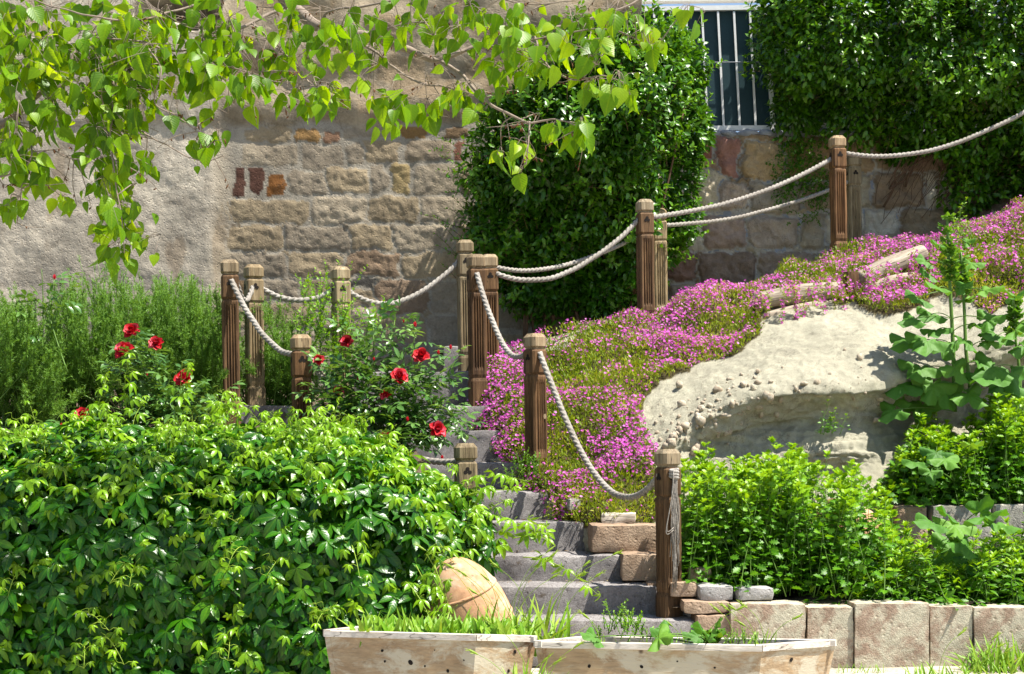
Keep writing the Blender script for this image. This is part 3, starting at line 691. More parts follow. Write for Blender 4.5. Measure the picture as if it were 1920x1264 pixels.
# ================================================================== ROPE POSTS
def section(wd, ch, flute):
    """outline of a chamfered square with fluted faces"""
    pts = []; h = wd / 2; nf = 25
    for f in range(4):
        c, s = [(1, 0), (0, 1), (-1, 0), (0, -1)][f]
        for i in range(nf):
            t = i / (nf - 1) * 2 - 1; x = t * (h - ch); dpt = 0
            if abs(t) < .78: dpt = flute * max(0, math.cos((t / .78) * math.pi * 4 + math.pi) * .5 + .5) ** .7
            y = -(h - dpt); pts.append((x * c - y * s, x * s + y * c))
    return np.array(pts)
def loft(acc, rows, ch=.012, warp=0, seed=0):
    V = []
    for z, wd, fl in rows:
        S_ = section(wd, min(ch, wd * .2), fl); V.append(np.concatenate([S_, np.full((len(S_), 1), z)], 1))
    V = np.array(V); n, m = V.shape[:2]; V = V.reshape(-1, 3)
    if warp: V[:, :2] += warp * fbm(V * np.array([20, 20, 3.]) + seed * 5, 3, seed)[:, None] * nrm(V[:, :2])
    acc.add(V, gridfaces(n, m, True, True)); return acc
def post(px, top, Y, H, rot, wd, mk, label, hole=True, tilt=(0, 0)):
    p = P(px, top, Y); base = Vector((p[0], p[1], p[2] - H))
    t = thing('rope_post', base, label, 'post', 'rope fence posts'); t.rotation_euler = (R(tilt[0]), R(tilt[1]), R(rot))
    sd = int(px); k_ = random.uniform(.72, 1.3); g_ = random.uniform(.9, 1.16)
    def par(o): o.parent = t; o.color = (k_, k_ * g_ ** .5, k_ * g_, 1)
    zs = H
    o = loft(Acc(), [(-.15, wd * 1.02, 0), (.09, wd * 1.02, 0), (.115, wd * .9, 0)], warp=.002, seed=sd).build('foot', mt[mk], None, False); par(o)
    rows = [(.112, wd * .86, 0), (.14, wd * .96, 0), (.17, wd * .96, 0)] + [(z, wd * .96, .011) for z in np.linspace(.20, H - .34, 8)] + [(H - .31, wd * .96, .0), (H - .295, wd * .96, 0), (H - .275, wd * .84, 0)]
    o = loft(Acc(), rows, warp=.003, seed=sd).build('shaft', mt[mk], None, False); par(o)
    o = loft(Acc(), [(H - .279, wd * .84, 0), (H - .262, wd * .99, 0), (H - .2, wd * .99, 0), (H - .12, wd * .99, 0), (H - .105, wd * .84, 0)], warp=.002, seed=sd + 1).build('collar', mt[mk], None, False); par(o)
    o = loft(Acc(), [(H - .110, wd * .82, 0), (H - .098, wd * .82, 0), (H - .086, wd * 1.02, 0), (H - .026, wd * 1.02, 0), (H - .0, wd * .72, 0)], .018, warp=.002, seed=sd + 2).build('cap', mt['wood_cap' if mk != 'wood_pale' else 'wood_pale'], None, False); par(o)
    if hole:  # flat dark trefoil on each face, colour standing for the hole's inner shade
        for f in range(4):
            a = Acc()
            for dx, dz in ((0, .014), (-.012, -.005), (.012, -.005)):
                th = np.linspace(0, 2 * np.pi, 14, endpoint=False); yy_ = -wd * .495 - .002 - .0003 * (dx > 0) - .0006 * (dz > 0)
                a.add(np.stack([dx + .012 * np.cos(th), np.full(14, yy_), H - .165 + dz + .012 * np.sin(th)], -1), [np.arange(14)[None]])
            o = a.build('rope_hole_shade', mt['hole'], None, False); par(o); o.rotation_euler = (0, 0, f * math.pi / 2)
    return t
W_ = .122
posts = [
 (1255, 842, 8.72, .95, 28, W_, 'wood', 'foot post with frayed rope ends hanging down, beside the bright herb bush'),
 (877, 831, 8.72, .95, 12, W_, 'wood_pale', 'lowest post half hidden by creeper at the left of the steps'),
 (1006, 626, 10.1, .98, 38, W_ + .002, 'wood', 'brown post with a pale knot standing in the pink flowers'),
 (568, 628, 9.7, .95, 16, W_, 'wood', 'short dark post with trefoil hole between the red rose bushes'),
 (896, 478, 10.95, 1.02, 14, W_, 'wood', 'dark brown post at top of the flowers, front one of a touching pair'),
 (921, 478, 11.25, 1.02, 8, W_, 'wood', 'dark brown post, rear one of the touching pair at the top of the flowers'),
 (435, 488, 10.45, 1.1, 12, W_, 'wood', 'tall dark post with sunlit cap in front of the rosemary, leftmost post'),
 (479, 497, 10.9, 1.0, 22, W_ + .006, 'wood_pale', 'tan post standing on the grey slab among rosemary'),
 (642, 501, 11.05, 1.05, 24, W_ + .002, 'wood_pale', 'tan fluted post between two sagging ropes, above the right rose bush'),
 (875, 451, 11.5, 1.0, 10, W_, 'wood_pale', 'pale weathered post against the house wall, behind the touching pair'),
 (1212, 375, 11.85, 1.02, 12, W_, 'wood', 'dark brown post in front of the big round shrub'),
 (1238, 392, 12.9, 1.02, 8, W_, 'wood_pale', 'pale post peeking out behind the dark post by the round shrub'),
 (1573, 256, 12.8, 1.02, 10, W_, 'wood', 'highest brown post in front of the rubble wall'),
 (1603, 293, 13.9, 1.02, 6, W_, 'wood_pale', 'pale fluted post behind the highest brown post, near the rubble wall')]
for q in posts: post(*q, tilt=(0, -.9))
kp = [o for o in bpy.data.objects if o.get('label') == 'brown post with a pale knot standing in the pink flowers'][0]
a = Acc(); th = np.linspace(0, 2 * np.pi, 16, endpoint=False)
for f_, y_ in ((1, .0),): a.add(np.stack([.030 + .013 * np.cos(th), np.full(16, -W_ * .48 - .0025), .42 + .018 * np.sin(th)], -1), [np.arange(16)[None]])
o = a.build('knot', mt['wood_cap'], None, False); o.parent = kp
post(2010, 120, 13.3, 1.3, 10, W_, 'wood', 'post beyond the picture at the right end of the topmost rope')

# ================================================================== ROPES
def rope(p, q, sag, label, r=.0185, skew=0):
    p = np.asarray(p, float); q = np.asarray(q, float); L = np.linalg.norm(q - p) * 1.08
    n = max(30, int(L / .0055)); m = 18; t = np.linspace(0, 1, n)
    c = p + (q - p) * t[:, None]; sg = 4 * t * (1 - t) * (1 + skew * (t - .5)); c[:, 2] -= sag * sg
    c[:, 0] += .004 * vn(np.stack([t * 9, t * 0, t * 0 + p[0] * 7], -1)); c[:, 2] += .005 * vn(np.stack([t * 8, t * 0 + 3, t * 0 + p[0] * 7], -1))
    tg = nrm(np.gradient(c, axis=0)); u_ = nrm(np.cross(tg, UP)); b_ = np.cross(u_, tg)
    s = np.concatenate([[0], np.cumsum(np.linalg.norm(np.diff(c, axis=0), axis=1))]); th = np.linspace(0, 2 * np.pi, m, endpoint=False)
    ph = s * 2 * np.pi / .13
    rad = r * (.66 + .46 * np.abs(np.cos(1.5 * (th[None] - ph[:, None]))) ** .7) 
    V = c[:, None] + rad[..., None] * (np.cos(th)[None, :, None] * u_[:, None] + np.sin(th)[None, :, None] * b_[:, None])
    o = Acc().add(V.reshape(-1, 3), gridfaces(n, m, True, True)).build('rope', mt['rope'])
    return tag(o, label, 'rope', 'ropes between the posts')
rope(P(1012, 662, 10.04), P(1240, 886, 8.70), .42, 'rope sagging over the pink flowers down to the foot post', skew=.5)
rope(P(894, 512, 10.88), P(988, 662, 10.12), .20, 'steep rope from the touching pair of posts down to the knotted post', skew=.4)
rope(P(930, 512, 11.2), P(1198, 412, 11.85), .20, 'rope crossing the round shrub from the touching pair up to the dark post', skew=-.3)
rope(P(1224, 406, 11.85), P(1560, 297, 12.8), .09, 'front rope crossing the rubble wall up to the highest post')
rope(P(1586, 288, 12.8), P(2008, 158, 13.3), .20, 'topmost rope sagging in front of the hedge at right', skew=-.4)
rope(P(885, 486, 11.5), P(1232, 428, 12.9), .17, 'rear rope passing into the shade of the round shrub', .017, skew=-.9)
rope(P(1248, 422, 12.9), P(1594, 338, 13.9), .09, 'rear rope in shade close before the rubble wall', .017)
rope(P(864, 486, 11.5), P(652, 545, 11.05), .19, 'sagging rope before the house wall, right of the tan fluted post', skew=.35)
rope(P(632, 540, 11.05), P(490, 540, 10.9), .09, 'short slack rope over the rosemary, left of the tan fluted post')
rope(P(474, 534, 10.85), P(444, 530, 10.5), .12, 'very short rope loop joining the two leftmost posts', .017)
rope(P(434, 525, 10.40), P(562, 668, 9.7), .13, 'rope dropping from the leftmost post to the short dark post')
rope(P(578, 668, 9.66), P(872, 862, 8.75), .22, 'rope lost among the roses left of the steps')
# frayed ends on the foot post
a = Acc(); p0 = P(1263, 880, 8.66)
for k in range(46):
    xo = rng.normal(0, .013); L = rng.uniform(.3, .72); t = np.linspace(0, 1, 9)
    pts = p0 + np.stack([.004 + xo * (.3 + .7 * t) + .006 * np.sin(t * 9 + k), -.02 - .015 * np.abs(np.sin(t * 5 + k)) - .01 * t, -L * t], -1)
    a.tube(pts, .0022, 4)
for k in range(2):
    t = np.linspace(0, 1, 14); pts = p0 + np.stack([-.005 - .10 * np.sin(t * np.pi) * (t > .0) * (.7 + .06 * k) * t, -.05 + 0 * t, -(.36 + .015 * k) * np.sin(t * np.pi * .62)], -1); a.tube(pts, .003, 5)
t = np.linspace(0, 1, 40); a.tube(p0 + np.stack([.022 * np.cos(t * 19), -.025 + .014 * np.sin(t * 19), -.05 * t], -1), .010, 7)
tag(a.build('frayed_rope', mt['rope']), 'bundle of frayed grey rope strands hanging from the foot post', 'rope')

# ================================================================== CLAY JARS
def jar(name, prof, label, loc, rot):
    m = 64; th = np.linspace(0, 2 * np.pi, m, endpoint=False); prof = np.array(prof)
    zq = np.linspace(0, 1, 70); tq = np.linspace(0, 1, len(prof)); pr = herm(tq, prof, zq)
    V = np.stack([pr[:, 0:1] * np.cos(th), pr[:, 0:1] * np.sin(th), np.repeat(pr[:, 1:2], m, 1)], -1)
    V += .004 * fbm(V * 4, 3, 5)[..., None]
    root = thing(name, loc, label, 'jar'); root.rotation_euler = rot
    o = Acc().add(V.reshape(-1, 3), gridfaces(70, m, True, False)).build('body', mt['clay']); o.parent = root
    rs = [k for k in range(len(prof)) if prof[k][0] < 0]
    return root
def ring(root, r, z, rr):
    th = np.linspace(0, 2 * np.pi, 65); a = Acc(); a.tube(np.stack([r * np.cos(th), r * np.sin(th), z + 0 * th], -1), rr, 8, cap=False)
    o = a.build('ridge', mt['clay']); o.parent = root
j1 = jar('clay_jar', [(.0, 0), (.10, .0), (.165, .10), (.205, .24), (.222, .38), (.220, .50), (.200, .61), (.160, .71), (.10, .79), (.04, .825), (.0, .83)],
         'big sunlit terracotta jar leaning out of the creeper beside the steps', (P(938, 1318, 7.95)), (R(10), R(-19), 0))
ring(j1, .189, .645, .009); ring(j1, .221, .47, .008)
j2 = jar('clay_jar', [(.0, 0), (.10, .0), (.2, .12), (.25, .28), (.24, .42), (.18, .52), (.12, .57), (.13, .62), (.15, .64), (.11, .63), (.09, .55)],
         'terracotta jar lying half hidden behind the tall herb bush', (P(1650, 1075, 10.0)), (R(25), R(-48), 0))

# ================================================================== PLANTERS
def planter(A, B, Cc, D, inset, hgt, label, holes):
    """rim corners (far left, near, right, back) and a body tapering down"""
    A, B, Cc, D = [np.asarray(q, float) for q in (A, B, Cc, D)]
    cen = (A + B + Cc + D) / 4; root = thing('wooden_planter', (cen[0], cen[1], 0.0), label, 'planter', 'wooden planters')
    rim = [A, B, Cc, D]
    bot = [q + (cen - q) * np.array([inset, inset, 0]) - np.array([0, 0, hgt]) for q in rim]
    th_ = .028
    def board(name, p, q, pb, qb, mat):
        ins = lambda s: s + nrm((cen - s) * np.array([1, 1, 0])) * th_
        vs = []; n = 14
        L = np.linspace(0, 1, n)
        rows = []
        for tz in np.linspace(0, 1, 8):
            o_ = (p + (q - p) * L[:, None]) * (1 - tz) + (pb + (qb - pb) * L[:, None]) * tz
            rows.append(o_)
        outer = np.array(rows); inn = outer + (ins((p + q) / 2) - (p + q) / 2)
        outer = outer + .0015 * fbm(outer * 12, 3, 3)[..., None]
        a = Acc(); n1, m1 = outer.shape[:2]
        a.add(outer.reshape(-1, 3), gridfaces(n1, m1)); a.add(inn.reshape(-1, 3)[::1], [gridfaces(n1, m1)[0][:, ::-1]])
        for e in (0, -1):
            g = np.stack([outer[:, e], inn[:, e]], 1); a.add(g.reshape(-1, 3), gridfaces(n1, 2))
        o = a.build(name, mat, root, False); return o
    board('front_board', A, B, bot[0], bot[1], mt['planter']); board('end_board', B, Cc, bot[1], bot[2], mt['planter'])
    board('back_board', Cc, D, bot[2], bot[3], mt['planter']); board('end_board', D, A, bot[3], bot[0], mt['planter'])
    for p, q, s in ((A, B, 0), (B, Cc, 1), (Cc, D, 2), (D, A, 3)):
        e = nrm((q - p) * np.array([1, 1, 0])); n_ = np.array([e[1], -e[0], 0]); 
        if n_ @ (cen - (p + q) / 2) > 0: n_ = -n_
        L = np.linspace(0, 1, 20); a = Acc(); up = np.array([0, 0, .014])
        pp_ = p + (q - p) * L[:, None]
        jit = .002 * fbm(pp_ * 15, 3, 8 + s)[:, None]
        k = .0015 * s
        ringv = np.stack([pp_ + n_ * (.008 + jit) - up + k * UP, pp_ + n_ * (.008 + jit) + up + k * UP, pp_ - n_ * .034 + up + k * UP, pp_ - n_ * .034 - up + k * UP], 1)
        a.add(ringv.reshape(-1, 3), gridfaces(20, 4, True, True)); a.build('rim', mt['rim'], root, False)
    so_ = Acc(); n = 24; uu, vv_ = np.meshgrid(np.linspace(0, 1, n), np.linspace(0, 1, n), indexing='ij')
    k = .05; zz = np.array([0, 0, -.07])
    q = [c + (cen - c) * np.array([.05, .05, 0]) + zz for c in rim]
    S_ = (q[0] * (1 - uu[..., None]) + q[1] * uu[..., None]) * (1 - vv_[..., None]) + (q[3] * (1 - uu[..., None]) + q[2] * uu[..., None]) * vv_[..., None]
    S_[..., 2] += .015 * fbm(S_ * 9, 3, 2); so_.add(S_.reshape(-1, 3), gridfaces(n, n)); so_.build('soil', mt['dirt'], root)
    for (x, y, s) in holes:     # bolt holes: flat dark discs, the shade inside painted as colour
        o_, dr = np.array([0, 0, EYE]), P(x, y, 1.0) - np.array([0, 0, EYE])
        best = None
        for (p, qq, pb, qb) in ((A, B, bot[0], bot[1]), (B, Cc, bot[1], bot[2])):
            nn_ = np.cross(qq - p, pb - p); tt_ = (nn_ @ (p - o_)) / (nn_ @ dr); h_ = o_ + dr * tt_
            f_ = ((h_ - p) @ (qq - p)) / ((qq - p) @ (qq - p))
            if 0 <= f_ <= 1: best = (h_, nrm(nn_) * (1 if nn_[1] < 0 else -1), nrm(qq - p))
        if best is None: continue
        h_, nn_, e = best; b2 = np.cross(nn_, e); th = np.linspace(0, 2 * np.pi, 12, endpoint=False)
        V = h_ + nn_ * .003 + s * (np.cos(th)[:, None] * e + np.sin(th)[:, None] * b2) * (1 + .12 * np.sin(th * 2 + x))[:, None]
        Acc().add(V, [np.arange(12)[None]]).build('bolt_hole_shade', mt['hole'], root, False)
    return root
planter(P(608, 1188, 7.15), P(893, 1196, 6.95), P(1006, 1199, 7.12), P(690, 1179, 7.5), .16, .5,
        'weathered plank planter full of bright green grass, under the terracotta jar',
        [(717, 1220, .007), (815, 1219, .003), (722, 1240, .006), (770, 1242, .012), (797, 1249, .005), (965, 1222, .009), (953, 1258, .008), (840, 1258, .008), (870, 1238, .004)])
planter(P(1003, 1209, 6.98), P(1429, 1216, 6.85), P(1567, 1206, 7.05), P(1100, 1199, 7.4), .14, .5,
        'weathered plank planter with sparse weeds and wild barley at the foot of the steps',
        [(1105, 1249, .008), (1203, 1250, .008), (1483, 1237, .010), (1270, 1240, .004), (1340, 1252, .005)])

# ================================================================== VEGETATION HELPERS
def blob(px, py, Y, rx, rz, ry): c = P(px, py, Y); k = Y / FPX; return c, np.array([rx * k, ry, rz * k])
def shell(blobs, N, lump=.16, freq=2.2, thick=.16, seed=0):
    """points near the surface of a union of lumpy ellipsoids, with outward directions"""
    ar = np.array([(r[0] * r[1] + r[1] * r[2] + r[0] * r[2]) for _, r in blobs]); pick = rng.choice(len(blobs), N * 2, p=ar / ar.sum())
    Cc = np.array([c for c, _ in blobs]); Rr = np.array([r for _, r in blobs])
    d = rdir(N * 2); d[:, 1] -= .45; d = nrm(d)
    c, r = Cc[pick], Rr[pick]; base = c + d * r
    f = 1 + lump * fbm(base * freq, 3, seed) - np.abs(rng.normal(0, thick, N * 2))
    pos = c + d * r * f[:, None]; nor = nrm(d / r)
    deep = np.zeros(len(pos), bool)
    for k, (c2, r2) in enumerate(blobs):
        q = np.linalg.norm((pos - c2) / r2, axis=1); deep |= (q < .72) & (pick != k)
    pos, nor, f = pos[~deep][:N], nor[~deep][:N], f[~deep][:N]
    return pos, nor, f
def leafy(acc, tm, pos, nor, s0, s1, tint, out=.7, up=.4, down=.22, jit=.85):
    N = len(pos)
    d = nrm(nor * out - UP * down + rdir(N) * jit); n = nrm(nor * .6 + UP * (up + .25) + rdir(N) * .5)
    acc.cloud(tm, pos, d, n, rng.uniform(s0, s1, N), tint)
def sprays(acc, stems, tm, pos, nor, n_leaf, L, s0, s1, tint, lean=.5):
    """short leafy shoots that break the outline"""
    for p, n in zip(pos, nor):
        d = nrm(n * lean + UP * (.8 - lean * .4) + rdir(1)[0] * .35); l = rng.uniform(*L); t = np.linspace(0, 1, 6)
        side = rdir(1)[0] * .15
        pts = p + l * (d * t[:, None] + side * (t ** 2)[:, None] - UP * .15 * (t ** 2)[:, None])
        stems.tube(pts, np.linspace(.0028, .0012, 6), 4)
        k = n_leaf; tt = np.linspace(.15, 1, k); q = p + l * (d * tt[:, None] + side * (tt ** 2)[:, None] - UP * .15 * (tt ** 2)[:, None])
        a = np.arange(k) * 2.4 + rng.uniform(0, 6); u_ = nrm(np.cross(d, [.3, .2, .9])); b_ = np.cross(d, u_)
        dd = nrm(u_ * np.cos(a)[:, None] + b_ * np.sin(a)[:, None] + d * (.45 + .7 * tt)[:, None])
        acc.cloud(tm, q, dd, nrm(d + UP * .3 + rdir(k) * .2), rng.uniform(s0, s1, k) * (1.05 - .4 * tt), np.clip(tint + .25 * tt, 0, 1))

# ================================================================== BIG ROUND SHRUB AGAINST THE WALL
root = thing('climbing_shrub', P(1090, 640, 13.0), 'big round glossy green shrub against the house wall, behind the ropes', 'shrub')
sb = [blob(1090, 240, 12.6, 160, 130, .65), blob(1185, 190, 12.75, 110, 130, .6), blob(1010, 310, 12.7, 115, 105, .55), blob(1085, 400, 12.95, 150, 110, .42),
      blob(1240, 320, 13.35, 80, 150, .4), blob(1130, 115, 12.8, 120, 70, .45), blob(955, 420, 13.0, 85, 85, .33), blob(1010, 520, 13.05, 100, 75, .3), blob(1125, 540, 13.1, 70, 55, .25),
      blob(1175, 470, 13.1, 75, 80, .3), blob(1262, 150, 13.3, 58, 85, .4), blob(970, 225, 12.85, 50, 55, .35), blob(1245, 420, 13.45, 48, 75, .25), blob(920, 335, 13.0, 40, 40, .25), blob(1290, 240, 13.4, 45, 50, .3), blob(1060, 160, 12.75, 70, 60, .35)]
a = Acc(); stm = Acc()
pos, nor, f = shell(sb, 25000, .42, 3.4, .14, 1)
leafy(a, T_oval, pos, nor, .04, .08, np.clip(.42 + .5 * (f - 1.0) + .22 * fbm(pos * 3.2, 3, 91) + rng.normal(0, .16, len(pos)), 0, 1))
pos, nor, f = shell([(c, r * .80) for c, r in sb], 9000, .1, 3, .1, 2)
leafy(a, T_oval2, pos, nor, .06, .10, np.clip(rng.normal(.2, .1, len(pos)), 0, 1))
pos, nor, f = shell(sb, 420, .2, 3.0, .03, 3)
sprays(a, stm, T_oval, pos, nor, 9, (.12, .28), .05, .085, .55)
pp_ = np.array([P(x, y, 13.0 + rng.uniform(-.1, .1)) for x, y in zip(rng.uniform(845, 900, 22), rng.uniform(270, 560, 22))])
sprays(a, stm, T_oval, pp_, np.tile([-.8, -.4, .1], (22, 1)), 10, (.15, .35), .03, .055, .6, .9)
a.build('foliage', mt['shrub'], root)
for k in range(16):
    x0 = rng.uniform(960, 1230); q = np.linspace(0, 1, 9)[:, None]
    pts = P(x0, 650, 13.1) * (1 - q) + P(x0 + rng.uniform(-90, 90), rng.uniform(200, 400), 12.9) * q + .03 * vn(np.stack([q[:, 0] * 4, q[:, 0] * 0 + k, q[:, 0] * 0], -1))[:, None] * np.array([1, .3, 0])
    stm.tube(pts, np.linspace(.018, .007, 9), 6)
stm.build('stems', mt['brown_twig'], root)

# ================================================================== HEDGE
root = thing('ivy_hedge', P(1700, 250, 14.3), 'long dense green hedge spilling over the barred fence above the rubble wall', 'hedge')
hb = [blob(1500, 95, 14.0, 80, 120, .45), blob(1600, 70, 13.85, 110, 130, .6), blob(1720, 70, 13.8, 120, 140, .65), blob(1850, 80, 13.8, 120, 150, .65), blob(1980, 90, 13.8, 130, 170, .65),
      blob(2120, 90, 13.8, 120, 170, .6), blob(1490, 205, 14.15, 48, 50, .3), blob(1600, 190, 14.1, 90, 65, .4), blob(1720, 220, 14.1, 100, 70, .4), blob(1850, 250, 14.1, 110, 80, .4), blob(1970, 280, 14.1, 110, 90, .4),
      blob(1830, 355, 14.15, 60, 40, .2), blob(1910, 330, 14.15, 70, 40, .2), blob(1480, 20, 13.9, 70, 70, .4), blob(1690, 285, 14.15, 40, 20, .2)]
a = Acc(); stm = Acc()
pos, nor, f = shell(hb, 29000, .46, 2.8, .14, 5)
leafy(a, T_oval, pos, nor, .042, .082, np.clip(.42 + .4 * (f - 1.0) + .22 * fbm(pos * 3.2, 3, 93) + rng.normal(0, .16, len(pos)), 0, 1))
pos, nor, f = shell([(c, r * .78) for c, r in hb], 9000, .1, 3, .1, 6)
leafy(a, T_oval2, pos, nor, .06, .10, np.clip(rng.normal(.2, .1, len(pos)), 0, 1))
pos, nor, f = shell(hb, 420, .2, 2.6, .03, 7)
sprays(a, stm, T_oval, pos, nor, 9, (.12, .28), .05, .085, .55)
a.build('foliage', mt['hedge'], root)
for k in range(70):
    x0 = rng.uniform(1640, 1960); q = np.linspace(0, 1, 9)[:, None]
    pts = P(x0, rng.uniform(330, 420), 14.15) * (1 - q) + P(x0 + rng.uniform(20, 140), rng.uniform(180, 260), 14.0) * q + .05 * vn(np.stack([q[:, 0] * 5, q[:, 0] * 0 + k, q[:, 0] * 0], -1))[:, None] * np.array([1, .6, .3])
    if k < 8: Acc().tube(pts, np.linspace(.012, .003, 9), 6).build('stem', mt['brown_twig'], root)
    else: stm.tube(pts, .003, 5)
stm.build('fine_twigs', mt['brown_twig'], root)['kind'] = 'stuff'

root = thing('wall_creeper', P(1500, 380, 14.2), 'small thin creeper growing on the rubble wall below the fence', 'creeper')
a = Acc(); stm = Acc()
wb = [blob(1500, 300, 14.2, 58, 62, .08), blob(1480, 345, 14.2, 40, 40, .07), blob(1535, 345, 14.2, 32, 50, .07)]
pos, nor, f = shell(wb, 1700, .3, 6, .3, 8); leafy(a, T_oval, pos, nor, .02, .04, np.clip(rng.normal(.5, .2, len(pos)), 0, 1))
px_ = rng.uniform(1450, 1560, 40); py_ = rng.uniform(330, 420, 40)
sprays(a, stm, T_oval, P(px_, py_, 14.2), np.tile([0, -.6, -.5], (40, 1)), 8, (.08, .2), .018, .03, .5, 1)
a.build('leaves', mt['hedge'], root); stm.build('stems', mt['brown_twig'], root)

# ================================================================== ROSEMARY
def rosemary(label, px, py, Y, tops, n, seed, spread=.28, w=.0046):
    base = P(px, py, Y); root = thing('rosemary_bush', base, label, 'rosemary', 'rosemary bushes'); a = Acc(); stm = Acc()
    r = np.random.default_rng(seed)
    for k in range(int(n * .72)):
        tx, ty = tops[r.integers(len(tops))]
        top = P(tx + r.normal(0, 20), ty + abs(r.normal(0, 1)) ** 1.5 * 70 - 8, Y + r.normal(-.1, spread))
        b = base + np.array([r.normal(0, .17), r.normal(0, .14), r.uniform(-.05, .15)])
        mid = (b + top) / 2 + np.array([(top[0] - b[0]) * .28, (top[1] - b[1]) * .25, -.05])
        m = 28; t = np.linspace(0, 1, m)[:, None]; pts = b * (1 - t) ** 2 + 2 * mid * t * (1 - t) + top * t ** 2
        pts += .02 * vn(np.stack([t[:, 0] * 4, t[:, 0] * 0 + k * 1.7, t[:, 0] * 0 + seed], -1))[:, None] * np.array([1, 1, .2])
        stm.tube(pts[::3], np.linspace(.005, .0015, len(pts[::3])), 4)
        L = np.linalg.norm(top - b); nb = int(L * 44)       # side shoots make each stem a plume
        for tb_ in list(r.uniform(.25, .93, nb)) + [.97]:
            q0 = np.array([np.interp(tb_, t[:, 0], pts[:, i]) for i in range(3)]); ax = nrm(top - mid)
            l_ = r.uniform(.045, .10) * (1.15 - .35 * tb_); e = nrm(ax * 1.0 + r.normal(size=3) * (.42 if tb_ < .96 else .1)); nn_ = int(l_ * 330); tt_ = r.uniform(0, 1, nn_)
            q = q0 + e * l_ * tt_[:, None]; d = nrm(e * r.uniform(.5, 1.1, nn_)[:, None] + nrm(r.normal(size=(nn_, 3))) * .8)
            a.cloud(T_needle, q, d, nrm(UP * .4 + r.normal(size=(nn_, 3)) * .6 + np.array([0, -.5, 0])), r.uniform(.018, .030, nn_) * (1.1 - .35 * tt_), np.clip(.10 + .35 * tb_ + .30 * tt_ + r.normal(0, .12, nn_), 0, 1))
    a.build('needles', mt['rosemary'], root); stm.build('stems', mt['stem'], root)
rosemary('dark rosemary bush at the left edge of the picture, lower than its neighbour', 20, 815, 10.5, [(-40, 600), (5, 575), (40, 560), (70, 600), (100, 640), (120, 700), (20, 560), (-20, 640), (60, 720)], 190, 1)
rosemary('rosemary clump leaning right, second from the left edge', 165, 800, 10.9, [(95, 545), (125, 535), (150, 530), (180, 520), (210, 540), (60, 640), (30, 540), (120, 580)], 170, 2)
rosemary('tall rosemary clump behind the three red roses', 290, 800, 11.1, [(215, 525), (245, 520), (280, 530), (310, 540), (240, 560), (330, 560), (190, 490)], 170, 3)
rosemary('broad bright rosemary clump left of the two tall posts', 375, 790, 11.0, [(315, 525), (345, 520), (375, 525), (405, 545), (425, 575), (350, 560), (390, 620)], 190, 4)
rosemary('pale green rosemary clump behind the tan post on the slab', 520, 770, 11.2, [(470, 580), (500, 565), (530, 570), (550, 600), (560, 640), (520, 640), (545, 690)], 150, 5)

# ================================================================== ROSE BUSHES
def bloom(root, p, s, seed, face):
    r = np.random.default_rng(seed); a = Acc(); f = nrm(np.asarray(face, float)); u_ = nrm(np.cross(f, [.2, .1, 1])); b_ = np.cross(f, u_)
    ts, ws = [0, .3, .6, .85, 1], [.12, .36, .46, .36, .10]
    for ring_, (n, tilt, sc_, tn) in enumerate([(7, 1.2, 1.0, .5), (7, .9, .98, .55), (6, .6, .9, .42), (5, .35, .8, .34), (4, .15, .68, .25)]):
        for k in range(n):
            an = k * 2 * math.pi / n + ring_ * .6 + r.normal(0, .12); rad = u_ * math.cos(an) + b_ * math.sin(an); tl = tilt + r.normal(0, .12)
            d = nrm(rad * math.sin(tl) + f * math.cos(tl)); nn_ = nrm(-rad * math.cos(tl) + f * math.sin(tl))
            a.cloud(leaf_t(ts, ws, .45 + r.uniform(-.1, .25), -.18 + .5 * (tl > .7) * r.uniform(.3, 1), .04), [p - f * s * .15 + rad * s * .04 * (5 - ring_) * .5], [d], [nn_], [s * sc_ * r.uniform(.9, 1.1)], [np.clip(tn + r.normal(0, .13) + (.35 if r.random() < .12 else 0), 0, 1)])
    return a.build('rose_bloom', mt['rose'], root)
def bud(root, p, s, seed):
    r = np.random.default_rng(seed); a = Acc()
    for k in range(7):
        an = k * 2.4; rad = np.array([math.cos(an), math.sin(an), 0]); a.cloud(leaf_t([0, .3, .65, 1], [.1, .3, .3, .04], .7, -.12), [p + rad * s * .08], [nrm(UP + rad * .18)], [nrm(-rad + UP * .1)], [s], [np.clip(.6 + r.normal(0, .2), 0, 1)])
    return a.build('rose_bud', mt['rose'], root)
